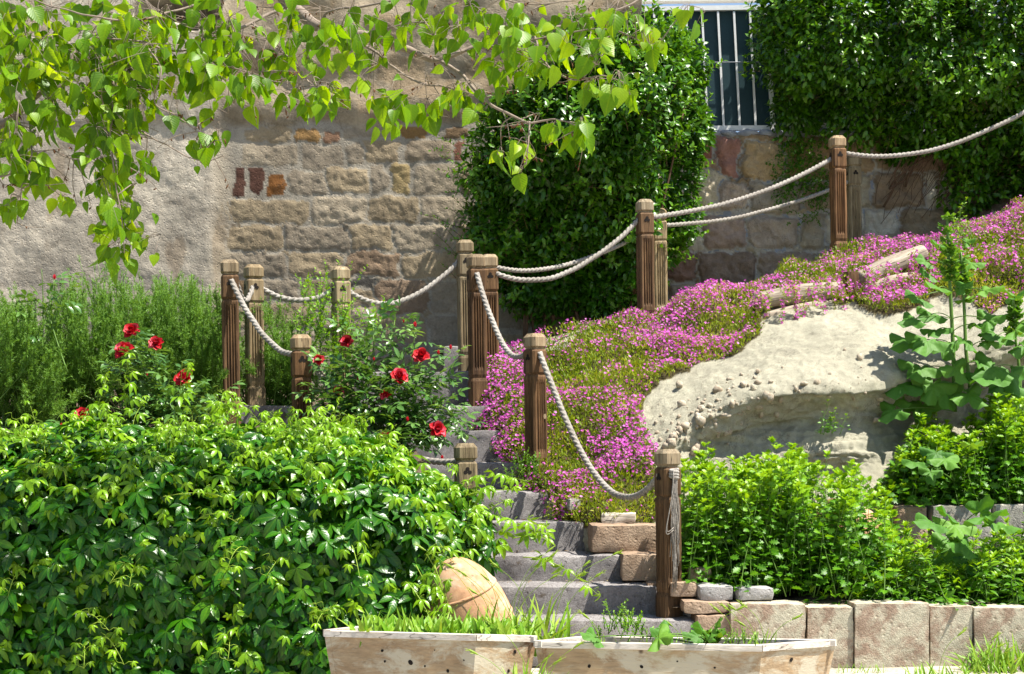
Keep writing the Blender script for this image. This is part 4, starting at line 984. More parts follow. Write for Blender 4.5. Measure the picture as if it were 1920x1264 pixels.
def rosebush(label, base, canes, blooms, buds, nleaf, seed, spreadY=.22, group='rose bushes'):
    r = np.random.default_rng(seed); root = thing('rose_bush', base, label, 'rose bush', group); a = Acc(); stm = Acc()
    tips = [P(x, y, Y) for x, y, Y in canes]
    Q = []; D = []
    for k, tp in enumerate(tips):
        b = np.asarray(base) + np.array([r.normal(0, .10), r.normal(0, .06), 0]); mid = (b + tp) / 2 + np.array([(tp[0] - b[0]) * .2, r.normal(0, .05), .06])
        t = np.linspace(0, 1, 12)[:, None]; pts = b * (1 - t) ** 2 + 2 * mid * t * (1 - t) + tp * t ** 2; stm.tube(pts, np.linspace(.006, .0025, 12), 5)
        tq = r.uniform(.25, 1.0, nleaf); Q.append(np.stack([np.interp(tq, t[:, 0], pts[:, i]) for i in range(3)], -1)); D.append(np.tile(nrm(tp - mid), (nleaf, 1)))
    Q = np.concatenate(Q); D = np.concatenate(D); N = len(Q)
    d = nrm(r.normal(size=(N, 3)) * np.array([1, 1, .45]) + D * .3 + np.array([0, -.25, .1]))
    Q = Q + d * r.uniform(0, .09, N)[:, None]
    a.cloud(T_rose, Q, d, nrm(UP + r.normal(size=(N, 3)) * .3 + np.array([.1, -.2, 0])), r.uniform(.11, .18, N), np.clip(r.normal(.62, .2, N), 0, 1))
    a.build('leaves', mt['roseleaf'], root); stm.build('stems', mt['stem'], root)
    for k, (x, y, Y, s) in enumerate(blooms):
        p = P(x, y, Y); bloom(root, p, s * 1.12, seed * 50 + k, (r.uniform(-.5, .5), -.9, .55))
    for k, (x, y, Y, s) in enumerate(buds): bud(root, P(x, y, Y), s, seed * 90 + k)
rosebush('rose bush with four big red blooms in front of the tall rosemary', P(300, 830, 9.7), [(248, 635, 9.6), (292, 660, 9.6), (235, 670, 9.5), (345, 720, 9.5), (270, 720, 9.6), (320, 700, 9.7), (380, 740, 9.6), (225, 750, 9.5), (300, 760, 9.4), (410, 745, 9.6), (350, 760, 9.4)],
         [(248, 621, 9.55, .050), (233, 657, 9.45, .056), (293, 645, 9.55, .045), (345, 709, 9.4, .055)], [(275, 705, 9.45, .025)], 26, 1)
rosebush('low rose bush with three red flowers at far left above the creeper', P(120, 860, 9.4), [(155, 785, 9.2), (115, 805, 9.2), (133, 845, 9.1), (90, 830, 9.2), (180, 800, 9.3), (60, 840, 9.2), (200, 830, 9.2)],
         [(155, 779, 9.15, .046), (133, 846, 9.0, .045)], [(115, 803, 9.15, .032)], 9, 2)
rosebush('large rose bush with many red blooms left of the stone steps', P(700, 850, 9.4), [(650, 650, 9.6), (598, 680, 9.5), (635, 735, 9.4), (788, 675, 9.4), (750, 710, 9.3), (722, 825, 9.1), (820, 810, 9.2), (778, 620, 9.5), (700, 610, 9.6), (740, 600, 9.6), (845, 660, 9.4),
         (830, 700, 9.4), (830, 750, 9.3), (690, 680, 9.4), (660, 780, 9.2), (780, 780, 9.2), (720, 740, 9.2), (600, 760, 9.3), (850, 770, 9.3), (670, 620, 9.6), (700, 650, 9.5), (760, 650, 9.5), (800, 730, 9.3), (640, 690, 9.4), (580, 720, 9.4), (790, 840, 9.1), (680, 830, 9.1), (850, 790, 9.2)],
         [(650, 641, 9.5, .040), (598, 675, 9.4, .034), (635, 732, 9.3, .030), (789, 668, 9.35, .048), (749, 706, 9.2, .048), (722, 826, 9.0, .050), (820, 805, 9.1, .048), (722, 741, 9.15, .030)],
         [(778, 613, 9.45, .035), (845, 655, 9.35, .03), (822, 665, 9.4, .03), (672, 715, 9.3, .028), (764, 790, 9.1, .03), (829, 862, 9.0, .028), (701, 676, 9.4, .022), (757, 605, 9.5, .02)], 26, 3)
# thin rose sprig standing above the rosemary
rosebush('thin rose sprig with one pink bud rising from the rosemary at far left', P(95, 700, 10.2), [(78, 505, 10.2), (102, 525, 10.2), (60, 550, 10.2), (85, 560, 10.2), (120, 545, 10.2)], [], [(102, 524, 10.15, .035)], 5, 4)

def softshrub(name, label, cat, pts_, base, Y, n, tm, s0, s1, mk, seed, L=(.15, .35), grp=None):
    root = thing(name, P(*base, Y), label, cat, grp); a = Acc(); stm = Acc(); r = np.random.default_rng(seed)
    poly = np.array(pts_, float); x0, y0 = poly.min(0); x1, y1 = poly.max(0); got = 0
    q = []
    while len(q) < n:
        x, y = r.uniform(x0, x1), r.uniform(y0, y1)
        if inpoly(np.array(x), np.array(y), poly): q.append((x, y))
    q = np.array(q); sprays(a, stm, tm, P(q[:, 0], q[:, 1], Y + r.normal(0, .12, n)), nrm(r.normal(size=(n, 3)) * .5 + UP), 10, L, s0, s1, .5, .3)
    a.build('leaves', mt[mk], root); stm.build('stems', mt['stem'], root)
softshrub('garden_shrub', 'light green shrub growing behind the short dark post below the ropes', 'shrub', [(560, 620), (600, 580), (640, 590), (660, 640), (720, 600), (700, 690), (620, 720), (560, 700)], (620, 760), 10.8, 120, T_mum, .03, .05, 'mum', 5)
softshrub('garden_shrub', 'sparse shrub with small leaves against the house wall between the ropes', 'shrub', [(545, 560), (600, 535), (670, 560), (640, 600), (570, 610)], (600, 720), 11.8, 26, T_oval, .03, .05, 'mum', 6)

# ================================================================== VIRGINIA CREEPER MOUND
CCx = [-260, 0, 180, 400, 560, 680, 750, 800, 850, 890, 930]
CCr = np.array([
 [(1330, 7.6), (1150, 7.66), (1010, 7.70), (920, 7.82), (860, 8.3), (836, 9.1)],
 [(1330, 7.6), (1150, 7.66), (1010, 7.70), (920, 7.82), (858, 8.3), (834, 9.1)],
 [(1330, 7.6), (1150, 7.66), (1000, 7.70), (905, 7.82), (843, 8.3), (819, 9.1)],
 [(1330, 7.6), (1150, 7.66), (995, 7.70), (902, 7.82), (844, 8.3), (822, 9.1)],
 [(1330, 7.6), (1150, 7.66), (990, 7.72), (900, 7.85), (846, 8.3), (826, 9.0)],
 [(1260, 7.6), (1130, 7.68), (990, 7.74), (905, 7.9), (858, 8.3), (842, 8.9)],
 [(1200, 7.7), (1090, 7.75), (990, 7.82), (915, 8.0), (885, 8.3), (872, 8.75)],
 [(1110, 7.8), (1050, 7.82), (995, 7.9), (940, 8.05), (912, 8.3), (902, 8.65)],
 [(1062, 7.95), (1035, 7.95), (1005, 8.0), (970, 8.12), (945, 8.3), (935, 8.55)],
 [(1052, 8.05), (1035, 8.05), (1018, 8.1), (995, 8.2), (978, 8.3), (970, 8.5)],
 [(1045, 8.15), (1040, 8.15), (1032, 8.18), (1022, 8.25), (1012, 8.3), (1008, 8.4)]], float)
cqx = np.linspace(-260, 930, 260); cqr = np.linspace(0, 5, 120)
CG = herm(np.arange(6), herm(CCx, CCr, cqx).transpose(1, 0, 2), cqr).transpose(1, 0, 2)
cg = P(cqx[:, None], CG[..., 0], CG[..., 1]); cn = gridnormals(cg); cn = np.where(cn[..., 1:2] > 0.05, -cn, cn)
cn = np.where((np.abs(cn[..., 1:2]) <= .05) & (cn[..., 2:] < 0), -cn, cn)
areaw = np.linalg.norm(np.cross(np.gradient(cg, axis=0), np.gradient(cg, axis=1)), axis=-1).ravel(); areaw /= areaw.sum()
def mound(n):
    k = rng.choice(len(areaw), n, p=areaw); return cg.reshape(-1, 3)[k], cn.reshape(-1, 3)[k]
root = thing('creeper_mound', P(400, 1240, 7.75), 'huge mound of glossy five fingered creeper leaves filling the lower left corner', 'creeper')
a = Acc(); stm = Acc()
def creep(N, off0, off1, s0, s1, tm, tmean, tsd, downw=.85):
    p, n = mound(N); lump = .07 * fbm(p * 3.2, 3, 2)
    p = p + n * (rng.uniform(off0, off1, N) + lump)[:, None] + rdir(N) * .02
    topness = np.clip(n[:, 2:3], 0, 1)
    d = nrm(-UP * downw + n * (.35 + .5 * topness) + np.array([0, -.5, 0]) * topness + rdir(N) * .45)
    nn_ = nrm(n * .9 + UP * .16 + rdir(N) * .34)
    a.cloud(tm, p, d, nn_, rng.uniform(s0, s1, N), np.clip(rng.normal(tmean, tsd, N), 0, 1))
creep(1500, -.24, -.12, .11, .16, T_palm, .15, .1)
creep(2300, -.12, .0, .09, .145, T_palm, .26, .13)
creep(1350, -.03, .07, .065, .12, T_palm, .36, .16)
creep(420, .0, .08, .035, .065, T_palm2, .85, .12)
# dense pale young growth on the sunlit top
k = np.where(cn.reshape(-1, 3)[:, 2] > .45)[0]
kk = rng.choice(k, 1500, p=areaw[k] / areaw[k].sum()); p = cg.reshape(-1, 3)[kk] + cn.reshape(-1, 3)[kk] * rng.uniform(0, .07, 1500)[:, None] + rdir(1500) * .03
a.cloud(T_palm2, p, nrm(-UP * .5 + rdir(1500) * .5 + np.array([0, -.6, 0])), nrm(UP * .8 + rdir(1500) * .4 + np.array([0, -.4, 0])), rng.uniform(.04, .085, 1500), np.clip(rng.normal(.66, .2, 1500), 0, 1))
a2 = Acc(); td = Acc()
# young shoots with curling tendrils
def shoot(p, d, L, nl, s, acc, droop=.35, seed=0):
    r = np.random.default_rng(seed); t = np.linspace(0, 1, 14)[:, None]; side = r.normal(size=3) * .25
    pts = p + L * (d * t + side * t ** 2 - UP * droop * t ** 2.2); td.tube(pts, np.linspace(.003, .0012, 14), 5)
    for k in range(nl):
        tt_ = .25 + .75 * k / max(1, nl - 1); q = np.array([np.interp(tt_, t[:, 0], pts[:, i]) for i in range(3)]); sd = nrm(np.cross(d, UP) * (1 if k % 2 else -1) + UP * .3 + r.normal(size=3) * .3)
        q2 = q + sd * .045; td.tube(np.array([q, (q + q2) / 2 + UP * .008, q2]), .0012, 4)
        acc.cloud(T_palm2, [q2], [nrm(sd * .6 - UP * .6 + np.array([0, -.3, 0]))], [nrm(UP + np.array([0, -.7, 0]) + r.normal(size=3) * .3)], [s * (1.15 - .6 * tt_) * r.uniform(.8, 1.2)], [np.clip(.75 + .3 * tt_ * r.random(), 0, 1)])
        if r.random() < .6:
            th = np.linspace(0, 1, 16); c0 = q; cur = c0 + np.stack([.07 * th * -sd[0] + .012 * np.sin(th * 11) * th, -.03 * th, .05 * th + .015 * np.cos(th * 9) * th], -1); td.tube(cur, .001, 4)
p, n = mound(150)
for k in range(150):
    top = n[k][2] > .4
    if not top and k % 2: continue
    d = nrm(n[k] * .6 + UP * (.9 if top else .1) + rdir(1)[0] * .5); shoot(p[k] + n[k] * .03, d, rng.uniform(.10, .22) * (1. if top else 1.2), 5, .06, a2, .3 if top else .7, k)
for k, (x, y, Y, dx, dz, L) in enumerate([(865, 905, 8.5, .9, .35, .34), (960, 1010, 8.2, 1, .25, .32), (930, 1000, 8.2, .8, .5, .3), (980, 1045, 8.1, 1, .05, .38), (330, 800, 9.0, .2, 1, .35), (385, 810, 9.0, .4, 1, .26), (500, 820, 8.8, .3, 1, .16),
                                         (170, 800, 9.0, .4, 1, .3), (240, 780, 9.0, -.2, 1, .35), (580, 820, 8.9, .2, 1, .2), (655, 830, 8.8, .3, 1, .25), (800, 1040, 7.75, .5, -.7, .3), (815, 1060, 7.72, .3, -.9, .35), (780, 1060, 7.7, .5, -.9, .4), (845, 1035, 7.9, .6, -.5, .2), (760, 1090, 7.65, .7, -.6, .35), (870, 930, 8.2, .9, .3, .25), (620, 850, 8.4, .4, 1, .22), (415, 800, 9.3, .3, 1, .3)]):
    shoot(P(x, y, Y), nrm(np.array([dx, -.2, dz])), L, 7, .075, a2, .25, 500 + k)
a.build('leaves', mt['creeper'], root); a2.build('young_leaves', mt['creeper'], root)
for k in range(60):
    p, n = mound(1); q = np.linspace(0, 1, 8)[:, None]; pts = p - n * .08 + q * np.array([rng.uniform(-.3, .3), -.02, -rng.uniform(.2, .6)]) + .03 * rdir(8) * q; stm.tube(pts, .004, 5)
stm.build('stems', mt['brown_twig'], root); td.build('tendrils', mt['tendril'], root)

# ================================================================== PINK FLOWER CARPET
px_g, py_g = proj(hill)
msk = inpoly(px_g, py_g + 14 * fbm(hill * 5, 3, 61), FP) & (rq[None] < 7.05)
ar = np.linalg.norm(np.cross(np.gradient(hill, axis=0), np.gradient(hill, axis=1)), axis=-1) * msk; wgt = (ar / ar.sum()).ravel()
hf, nf_ = hill.reshape(-1, 3), hn.reshape(-1, 3)
def carpet(N):
    k = rng.choice(len(wgt), N, p=wgt); return hf[k] + rdir(N) * .012, nf_[k]
a = Acc(); b = Acc()
def mat_h(p): return .055 + .085 * fbm(p * 2.6, 3, 77) 
p, n = carpet(76000); hh = np.maximum(.0, mat_h(p)) * rng.uniform(.2, 1.25, len(p)); p = p + nrm(n + UP * .6) * hh[:, None]
a.cloud(T_tuft, p, nrm(n * .5 + UP * .6 + rdir(len(p)) * .8), nrm(rdir(len(p)) + UP * .6), rng.uniform(.018, .038, len(p)), np.clip(.45 + .25 * fbm(p * 2.5, 3, 15) + rng.normal(0, .2, len(p)), 0, 1))
p, n = carpet(46000); pat = fbm(p * np.array([2.6, 2.6, 3.6]), 4, 23); gx, gyv = proj(p)
edge = smooth(900, 965, gyv - (gx - 1000) * .05)
keep = rng.random(len(p)) < np.clip(.50 + .66 * pat - .45 * edge, .04, 1); p, n, pat = p[keep], n[keep], pat[keep]
p = p + nrm(n + UP * .6) * (np.maximum(.0, mat_h(p)) * rng.uniform(.85, 1.4, len(p)) + .012)[:, None]
b.cloud(T_flower, p, nrm(rdir(len(p)) + np.array([.3, 0, 0])), nrm(n * .5 + UP * .6 + np.array([0, -.25, 0]) + rdir(len(p)) * .45), rng.uniform(.0068, .0118, len(p)), np.clip(.5 + rng.normal(0, .28, len(p)), 0, 1))
# trailing strands over the logs
for k in range(55):
    x = rng.choice([rng.uniform(1420, 1590), rng.uniform(1600, 1760), rng.uniform(1780, 1960)]); y = np.interp(x, [1420, 1590, 1760, 1960], [545, 525, 465, 470]) + rng.normal(0, 10)
    Y = np.interp(x, [1420, 1590, 1760, 1960], [11.4, 11.6, 11.8, 11.5]); L = rng.uniform(.08, .34); t = np.linspace(0, 1, 22)[:, None]
    q = P(x, y, Y) + np.array([0, -.05, 0]) + t * np.array([rng.normal(0, .05), -.05, -L]) + np.array([0, -.06, 0]) * np.sin(t * 2)
    q = q + rdir(22) * .014; a.cloud(T_tuft, np.repeat(q, 4, 0) + rdir(88) * .01, nrm(rdir(88) - UP * .3), nrm(rdir(88) + np.array([0, -.5, .4])), rng.uniform(.016, .03, 88), np.clip(rng.normal(.55, .2, 88), 0, 1))
    m_ = rng.random(22) < .7; b.cloud(T_flower, q[m_] + np.array([0, -.012, .006]), rdir(m_.sum()), nrm(np.tile([0, -.7, .6], (m_.sum(), 1)) + rdir(m_.sum()) * .4), rng.uniform(.009, .014, m_.sum()), np.clip(rng.normal(.5, .25, m_.sum()), 0, 1))
o1 = tag(a.build('flower_carpet', mt['cover']), 'mat of yellow green creeping foliage covering the slope beside the steps', 'ground cover', kind='stuff')
o2 = b.build('blossoms', mt['pink'], o1)

# ================================================================== BRIGHT HERB BUSHES ON THE RIGHT
def herb(label, cols, Y0, Y1, basey, n, seed, tm=T_mum, s0=.036, s1=.072, mk='mum', name='herb_bush', lean=.12, top=.85, step=.015, group='herb bushes', bot=.05):
    """upright leafy stems; cols gives the outline as (photo x, photo y of the tops)"""
    r = np.random.default_rng(seed); cx = [c[0] for c in cols]; cy = [c[1] for c in cols]
    mid = P(np.mean(cx), basey, (Y0 + Y1) / 2); root = thing(name, mid, label, 'bush', group); a = Acc(); stm = Acc(); clx = r.uniform(cx[0], cx[-1], max(4, int((cx[-1] - cx[0]) / 22)))
    for k in range(n):
        x = r.uniform(cx[0], cx[-1]); Y = Y0 + (Y1 - Y0) * r.random()
        if k % 3: x = np.clip(clx[k % len(clx)] + r.normal(0, 14), cx[0], cx[-1])
        ty = np.interp(x, cx, cy) + abs(r.normal(0, 1)) * 34 + 14 * math.sin(x * .045 + seed) + (Y1 - Y) / (Y1 - Y0) * 55 - (r.uniform(8, 34) if r.random() < .16 else 0)
        tp = P(x, ty, Y); bz = float(P(0, basey, (Y0 + Y1) / 2)[2]); b = np.array([tp[0] * .985 + r.normal(0, lean), Y + r.normal(0, lean), bz])
        if tp[2] - bz < .06: continue
        L = np.linalg.norm(tp - b); t = np.linspace(0, 1, 8)[:, None]; pts = b + (tp - b) * t + .015 * vn(np.stack([t[:, 0] * 4, t[:, 0] * 0 + k, t[:, 0] * 0 + seed], -1))[:, None]
        stm.tube(pts, np.linspace(.0035, .0015, 8), 4)
        m = int(L / step); tt_ = np.sort(r.uniform(bot, 1, m)); q = np.stack([np.interp(tt_, t[:, 0], pts[:, i]) for i in range(3)], -1)
        an = np.arange(m) * 2.4 + r.uniform(0, 6); h_ = np.stack([np.cos(an), np.sin(an), 0 * an], -1)
        q = q + h_ * (r.uniform(0, .055, m) * (1.15 - tt_))[:, None]
        d = nrm(h_ + UP * (.1 + .9 * np.clip((tt_ - .6) / .4, 0, 1) ** 2)[:, None] + r.normal(size=(m, 3)) * .2)
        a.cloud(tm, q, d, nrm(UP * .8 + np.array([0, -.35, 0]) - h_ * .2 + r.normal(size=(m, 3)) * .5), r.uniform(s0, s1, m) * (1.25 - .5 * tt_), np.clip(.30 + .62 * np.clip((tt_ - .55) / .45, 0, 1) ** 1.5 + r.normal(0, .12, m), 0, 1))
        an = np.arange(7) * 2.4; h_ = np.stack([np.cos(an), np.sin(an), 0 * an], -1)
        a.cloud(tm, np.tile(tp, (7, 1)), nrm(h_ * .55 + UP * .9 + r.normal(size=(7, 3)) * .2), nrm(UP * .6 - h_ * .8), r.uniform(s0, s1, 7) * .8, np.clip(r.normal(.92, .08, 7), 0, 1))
    a.build('leaves', mt[mk], root); stm.build('stems', mt['stem'], root)
herb('tall bright green herb bush with lobed leaves right of the foot post', [(1268, 862), (1290, 832), (1330, 850), (1400, 850), (1440, 838), (1500, 850), (1545, 838), (1580, 875), (1620, 880), (1650, 900), (1678, 940)], 8.75, 9.55, 1105, 300, 1)
herb('dense green herb bush on the upper bed, beneath the tall mallow', [(1668, 850), (1690, 800), (1740, 780), (1800, 770), (1860, 745), (1920, 740), (2020, 740)], 9.98, 10.6, 945, 330, 2)
herb('low patch of mint with narrow leaves on the lower bed', [(1520, 1050), (1560, 1085), (1600, 1080), (1660, 1010), (1720, 1000), (1780, 1010), (1860, 1005), (1920, 990), (2060, 980)], 8.66, 9.4, 1135, 420, 3, T_lance, .04, .075, name='mint_patch')
herb('darker upright herb clump at the right edge of the lower bed', [(1880, 1010), (1920, 980), (2020, 980)], 8.7, 9.3, 1130, 90, 4, T_mum, .035, .06, 'hedge')
herb('small leafy weed growing out of the bare earth bank', [(1552, 775), (1568, 738), (1588, 780)], 10.08, 10.16, 812, 40, 5, T_oval, .018, .030, name='bank_weed', step=.012, lean=.02)
herb('pale feathery herb among the pink flowers behind the tall mallow', [(1755, 430), (1790, 395), (1830, 385), (1850, 410)], 12.0, 12.4, 500, 60, 6, T_lance, .02, .035, name='bank_weed', step=.014)

# ================================================================== MALLOW PLANTS
def mallow_plant(label, stalks, leaves, seed, base):
    r = np.random.default_rng(seed); root = thing('mallow_plant', base, label, 'mallow', 'mallow plants'); stm = Acc(); a = Acc(); sv = []
    for (x0, y0, x1, y1, Y, rad) in stalks:
        t = np.linspace(0, 1, 16)[:, None]; pts = P(x0, y0, Y) * (1 - t) + P(x1, y1, Y + .05) * t + .012 * vn(np.stack([t[:, 0] * 3, t[:, 0] * 0 + x0, t[:, 0] * 0], -1))[:, None]
        stm.tube(pts, np.linspace(rad * 1.2, rad * .7, 16), 8); sv.append(pts)
        m = 40; tt_ = r.uniform(.66, 1, m); q = np.stack([np.interp(tt_, t[:, 0], pts[:, i]) for i in range(3)], -1); an = r.uniform(0, 6.3, m); h_ = np.stack([np.cos(an), np.sin(an), 0 * an], -1)
        a.cloud(T_mallow, q + h_ * .02, nrm(h_ + UP * .5), nrm(UP + h_ * -.3), r.uniform(.06, .13, m) * (1.6 - tt_), np.clip(r.normal(.7, .15, m), 0, 1))
    allp = np.concatenate(sv) if sv else None
    for (x, y, s, dx, dz) in leaves:
        Yc = (stalks[0][4] if stalks else 9.0) - r.uniform(.05, .30); p = P(x, y, Yc)
        d = nrm(np.array([dx, -.45 + r.normal(0, .2), dz])); nn_ = nrm(np.array([dx * .15 + r.normal(0, .25), -.55 + r.normal(0, .2), .85]))
        b = allp[np.argmin(((allp - p) ** 2).sum(1) + .3 * (allp[:, 2] > p[2] + .05))] if allp is not None else np.asarray(base) + np.array([0, 0, 0.])
        t = np.linspace(0, 1, 8)[:, None]; md = (b + p) / 2 + UP * .05; st0 = p
        stm.tube(b * (1 - t) ** 2 + 2 * md * t * (1 - t) + st0 * t ** 2, .0035, 5)
        la = Acc().cloud(T_mallow, [p], [d], [nn_], [s * 1.9], [np.clip(r.normal(.45, .15), 0, 1)]); la.build('leaf', mt['mallow'], root)
    if a.n: a.build('top_leaves', mt['mallow'], root)
    stm.build('stalk', mt['stem'], root)
mallow_plant('tall flowering mallow with two pale stalks in front of the earth bank', [(1792, 770, 1776, 402, 10.55, .014), (1820, 750, 1800, 470, 10.6, .013)],
  [(1722, 560, .10, -.9, .0), (1745, 590, .10, -.8, -.3), (1700, 640, .12, -.9, -.5), (1738, 640, .13, -.6, -.6), (1725, 690, .13, -.6, -.7), (1770, 650, .11, .3, -.7), (1690, 720, .13, -.8, -.6), (1750, 720, .13, -.3, -.8), (1790, 690, .11, .5, -.7), (1770, 730, .13, .2, -.9),
   (1830, 610, .11, .9, .1), (1850, 600, .10, .9, .2), (1845, 545, .10, .9, .1), (1800, 540, .08, .4, .2), (1760, 540, .09, -.7, .2), (1735, 490, .07, -.9, .1), (1740, 515, .07, -.8, .1), (1820, 495, .08, .9, .0), (1680, 745, .10, -.9, -.5), (1815, 740, .12, .6, -.5), (1675, 770, .10, -.8, -.6), (1850, 640, .09, .8, -.2), (1760, 460, .055, -.7, .4), (1812, 455, .055, .7, .3), (1755, 620, .09, -.4, -.4), (1712, 600, .09, -.7, -.2), (1835, 680, .10, .7, -.5), (1730, 760, .12, -.2, -.8), (1810, 640, .09, .3, -.5)], 1, P(1800, 900, 10.6))
mallow_plant('mallow with big pale leaves at the right edge of the upper bed', [(1915, 760, 1900, 560, 10.5, .011)],
  [(1870, 630, .12, -.9, .0), (1905, 620, .12, .2, .1), (1920, 650, .12, .5, -.3), (1860, 690, .13, -.8, -.4), (1895, 700, .13, .1, -.6), (1880, 720, .13, -.4, -.4), (1850, 710, .13, -.8, -.2), (1900, 560, .08, .4, .3), (1885, 545, .06, -.5, .3), (1940, 600, .10, .7, 0)], 2, P(1910, 900, 10.5))
mallow_plant('small mallow with four silvery leaves among the upper herbs', [(1790, 900, 1790, 870, 9.95, .006)], [(1715, 868, .08, -.7, -.2), (1755, 850, .09, -.2, -.3), (1772, 862, .10, .3, -.3), (1745, 885, .08, 0, -.7), (1820, 835, .07, .6, .2)], 3, P(1790, 930, 9.95))
mallow_plant('low mallow with broad silvery leaves in front of the grey bed wall', [(1800, 1110, 1795, 1000, 9.0, .006)], [(1745, 980, .10, -.8, .0), (1790, 985, .11, -.1, -.3), (1850, 970, .12, .5, .3), (1870, 985, .11, .8, -.2), (1780, 1030, .11, -.5, -.4), (1815, 1050, .09, .3, -.6), (1838, 960, .09, .2, .5), (1775, 965, .07, -.3, .3), (1800, 1020, .10, .3, -.3)], 4, P(1800, 1130, 9.0))
mallow_plant('broad leaved weed growing in the right planter among barley', [(1330, 1212, 1330, 1190, 7.05, .004)], [(1250, 1190, .07, -.6, .2), (1235, 1196, .07, .6, .1), (1318, 1185, .06, -.4, .6), (1340, 1180, .055, .3, .7), (1310, 1195, .06, -.8, .2), (1115, 1195, .06, -.7, .2)], 5, P(1330, 1213, 7.05))

# ================================================================== GRASSES AND WEEDS IN AND AROUND THE PLANTERS
def grass(name, label, cat, spots, n, L, tm, seed, w=1.0, kind=None, ears=0, spread=.04, mk='grass', tint=.5):
    r = np.random.default_rng(seed); a = Acc(); ea = Acc(); root = None
    q = np.array([spots[i] for i in r.integers(0, len(spots), n)]) + np.stack([r.normal(0, spread, n), r.normal(0, spread * .6, n), 0 * r.random(n)], -1)
    d = nrm(UP + r.normal(size=(n, 3)) * np.array([.38, .38, .1])); a.cloud(tm, q, d, nrm(np.array([0, -1, .3]) + r.normal(size=(n, 3)) * .6), r.uniform(*L, n), np.clip(r.normal(tint, .2, n), 0, 1))
    for k in range(ears):
        b = q[k % n]; h_ = r.uniform(L[1] * 1.0, L[1] * 2.1); ln = np.array([r.normal(0, .25), r.normal(-.05, .1), 1]); t = np.linspace(0, 1, 10)[:, None]
        pts = b + h_ * (ln * t + np.array([.25 * np.sign(ln[0]), 0, -.15]) * t ** 3); ea.tube(pts, np.linspace(.0018, .001, 10), 4, .7)
        ax = nrm(pts[-1] - pts[-2]); s = np.linspace(0, .055, 9); ea.tube(pts[-1] + ax * s[:, None], .006 * np.sin(np.linspace(.25, 3.0, 9)), 6, .85)
        m = 14; sq = pts[-1] + ax * r.uniform(0, .05, m)[:, None]; ea.cloud(T_needle, sq, nrm(ax * 1.2 + r.normal(size=(m, 3)) * .35), rdir(m), r.uniform(.02, .035, m), np.full(m, .9))
    if ears:
        root = thing(name, q.mean(0), label, cat, 'grass clumps'); a.build('blades', mt[mk], root); ea.build('ears', mt[mk], root)
    else:
        root = tag(a.build(name, mt[mk]), label, cat, 'grass clumps' if kind is None else None, kind)
    return root
pl1 = [P(x, 1212, 7.15 + r_) for x in range(690, 960, 8) for r_ in (0, .1, .2)]
grass('planter_grass', 'bright spoon leaved greenery filling the left plank planter', 'grass', pl1, 900, (.05, .15), T_spoon, 1, tint=.6)
grass('planter_grass', 'thin grass blades among the greenery of the left planter', 'grass', [P(x, 1212, 7.25) for x in range(640, 990, 10)], 110, (.08, .2), T_blade, 2, tint=.55)
grass('wild_barley', 'tall wild barley rising beside the clay jar in front of the steps', 'grass', [P(x, 1230, 7.55) for x in (930, 950, 975, 1000, 1020, 1040)], 90, (.15, .3), T_blade, 3, ears=16, tint=.6)
grass('wild_barley', 'sparse wild barley with nodding ears in the right planter', 'grass', [P(x, 1218, 7.08) for x in (1140, 1180, 1230, 1290, 1330, 1380, 1420)], 60, (.05, .11), T_blade, 4, ears=9, tint=.65)
grass('wild_barley', 'barley stalks growing in the gap between the two planters', 'grass', [P(x, 1330, 6.80) for x in (985, 1000, 1012)], 60, (.10, .22), T_blade, 5, ears=5, tint=.65)
grass('grass_tuft', 'ragged grass tuft on the pale ground before the low block wall', 'grass', [P(x, 1290, 7.75) for x in (1740, 1770, 1800, 1830, 1870, 1720)], 130, (.05, .15), T_blade, 6, spread=.06, ears=4)
grass('grass_tuft', 'small grass tuft at the foot of the low block wall near the planter', 'grass', [P(x, 1262, 8.25) for x in (1580, 1600, 1625, 1650)], 40, (.03, .06), T_blade, 7, spread=.04)
grass('grass_tuft', 'grass tuft at the right edge against the low block wall', 'grass', [P(x, 1262, 8.3) for x in (1850, 1890, 1930, 1830)], 120, (.08, .22), T_blade, 8, spread=.05)
softshrub('planter_weed', 'small bushy rose weed with reddish stems in the right planter', 'weed', [(1110, 1200), (1130, 1165), (1170, 1150), (1205, 1165), (1220, 1200)], (1165, 1215), 7.12, 46, T_oval, .014, .026, 'mum', 9, (.05, .12))
softshrub('planter_weed', 'low straggly weed at the right end of the right planter', 'weed', [(1350, 1205), (1380, 1195), (1425, 1200), (1430, 1212), (1350, 1212)], (1390, 1215), 7.05, 20, T_oval, .010, .018, 'mum', 10, (.04, .08))
softshrub('step_weed', 'small dark green weed at the edge of the steps under the knotted post', 'weed', [(945, 900), (975, 865), (1010, 870), (1010, 905), (960, 910)], (980, 915), 9.7, 30, T_oval, .018, .03, 'hedge', 11, (.06, .12))

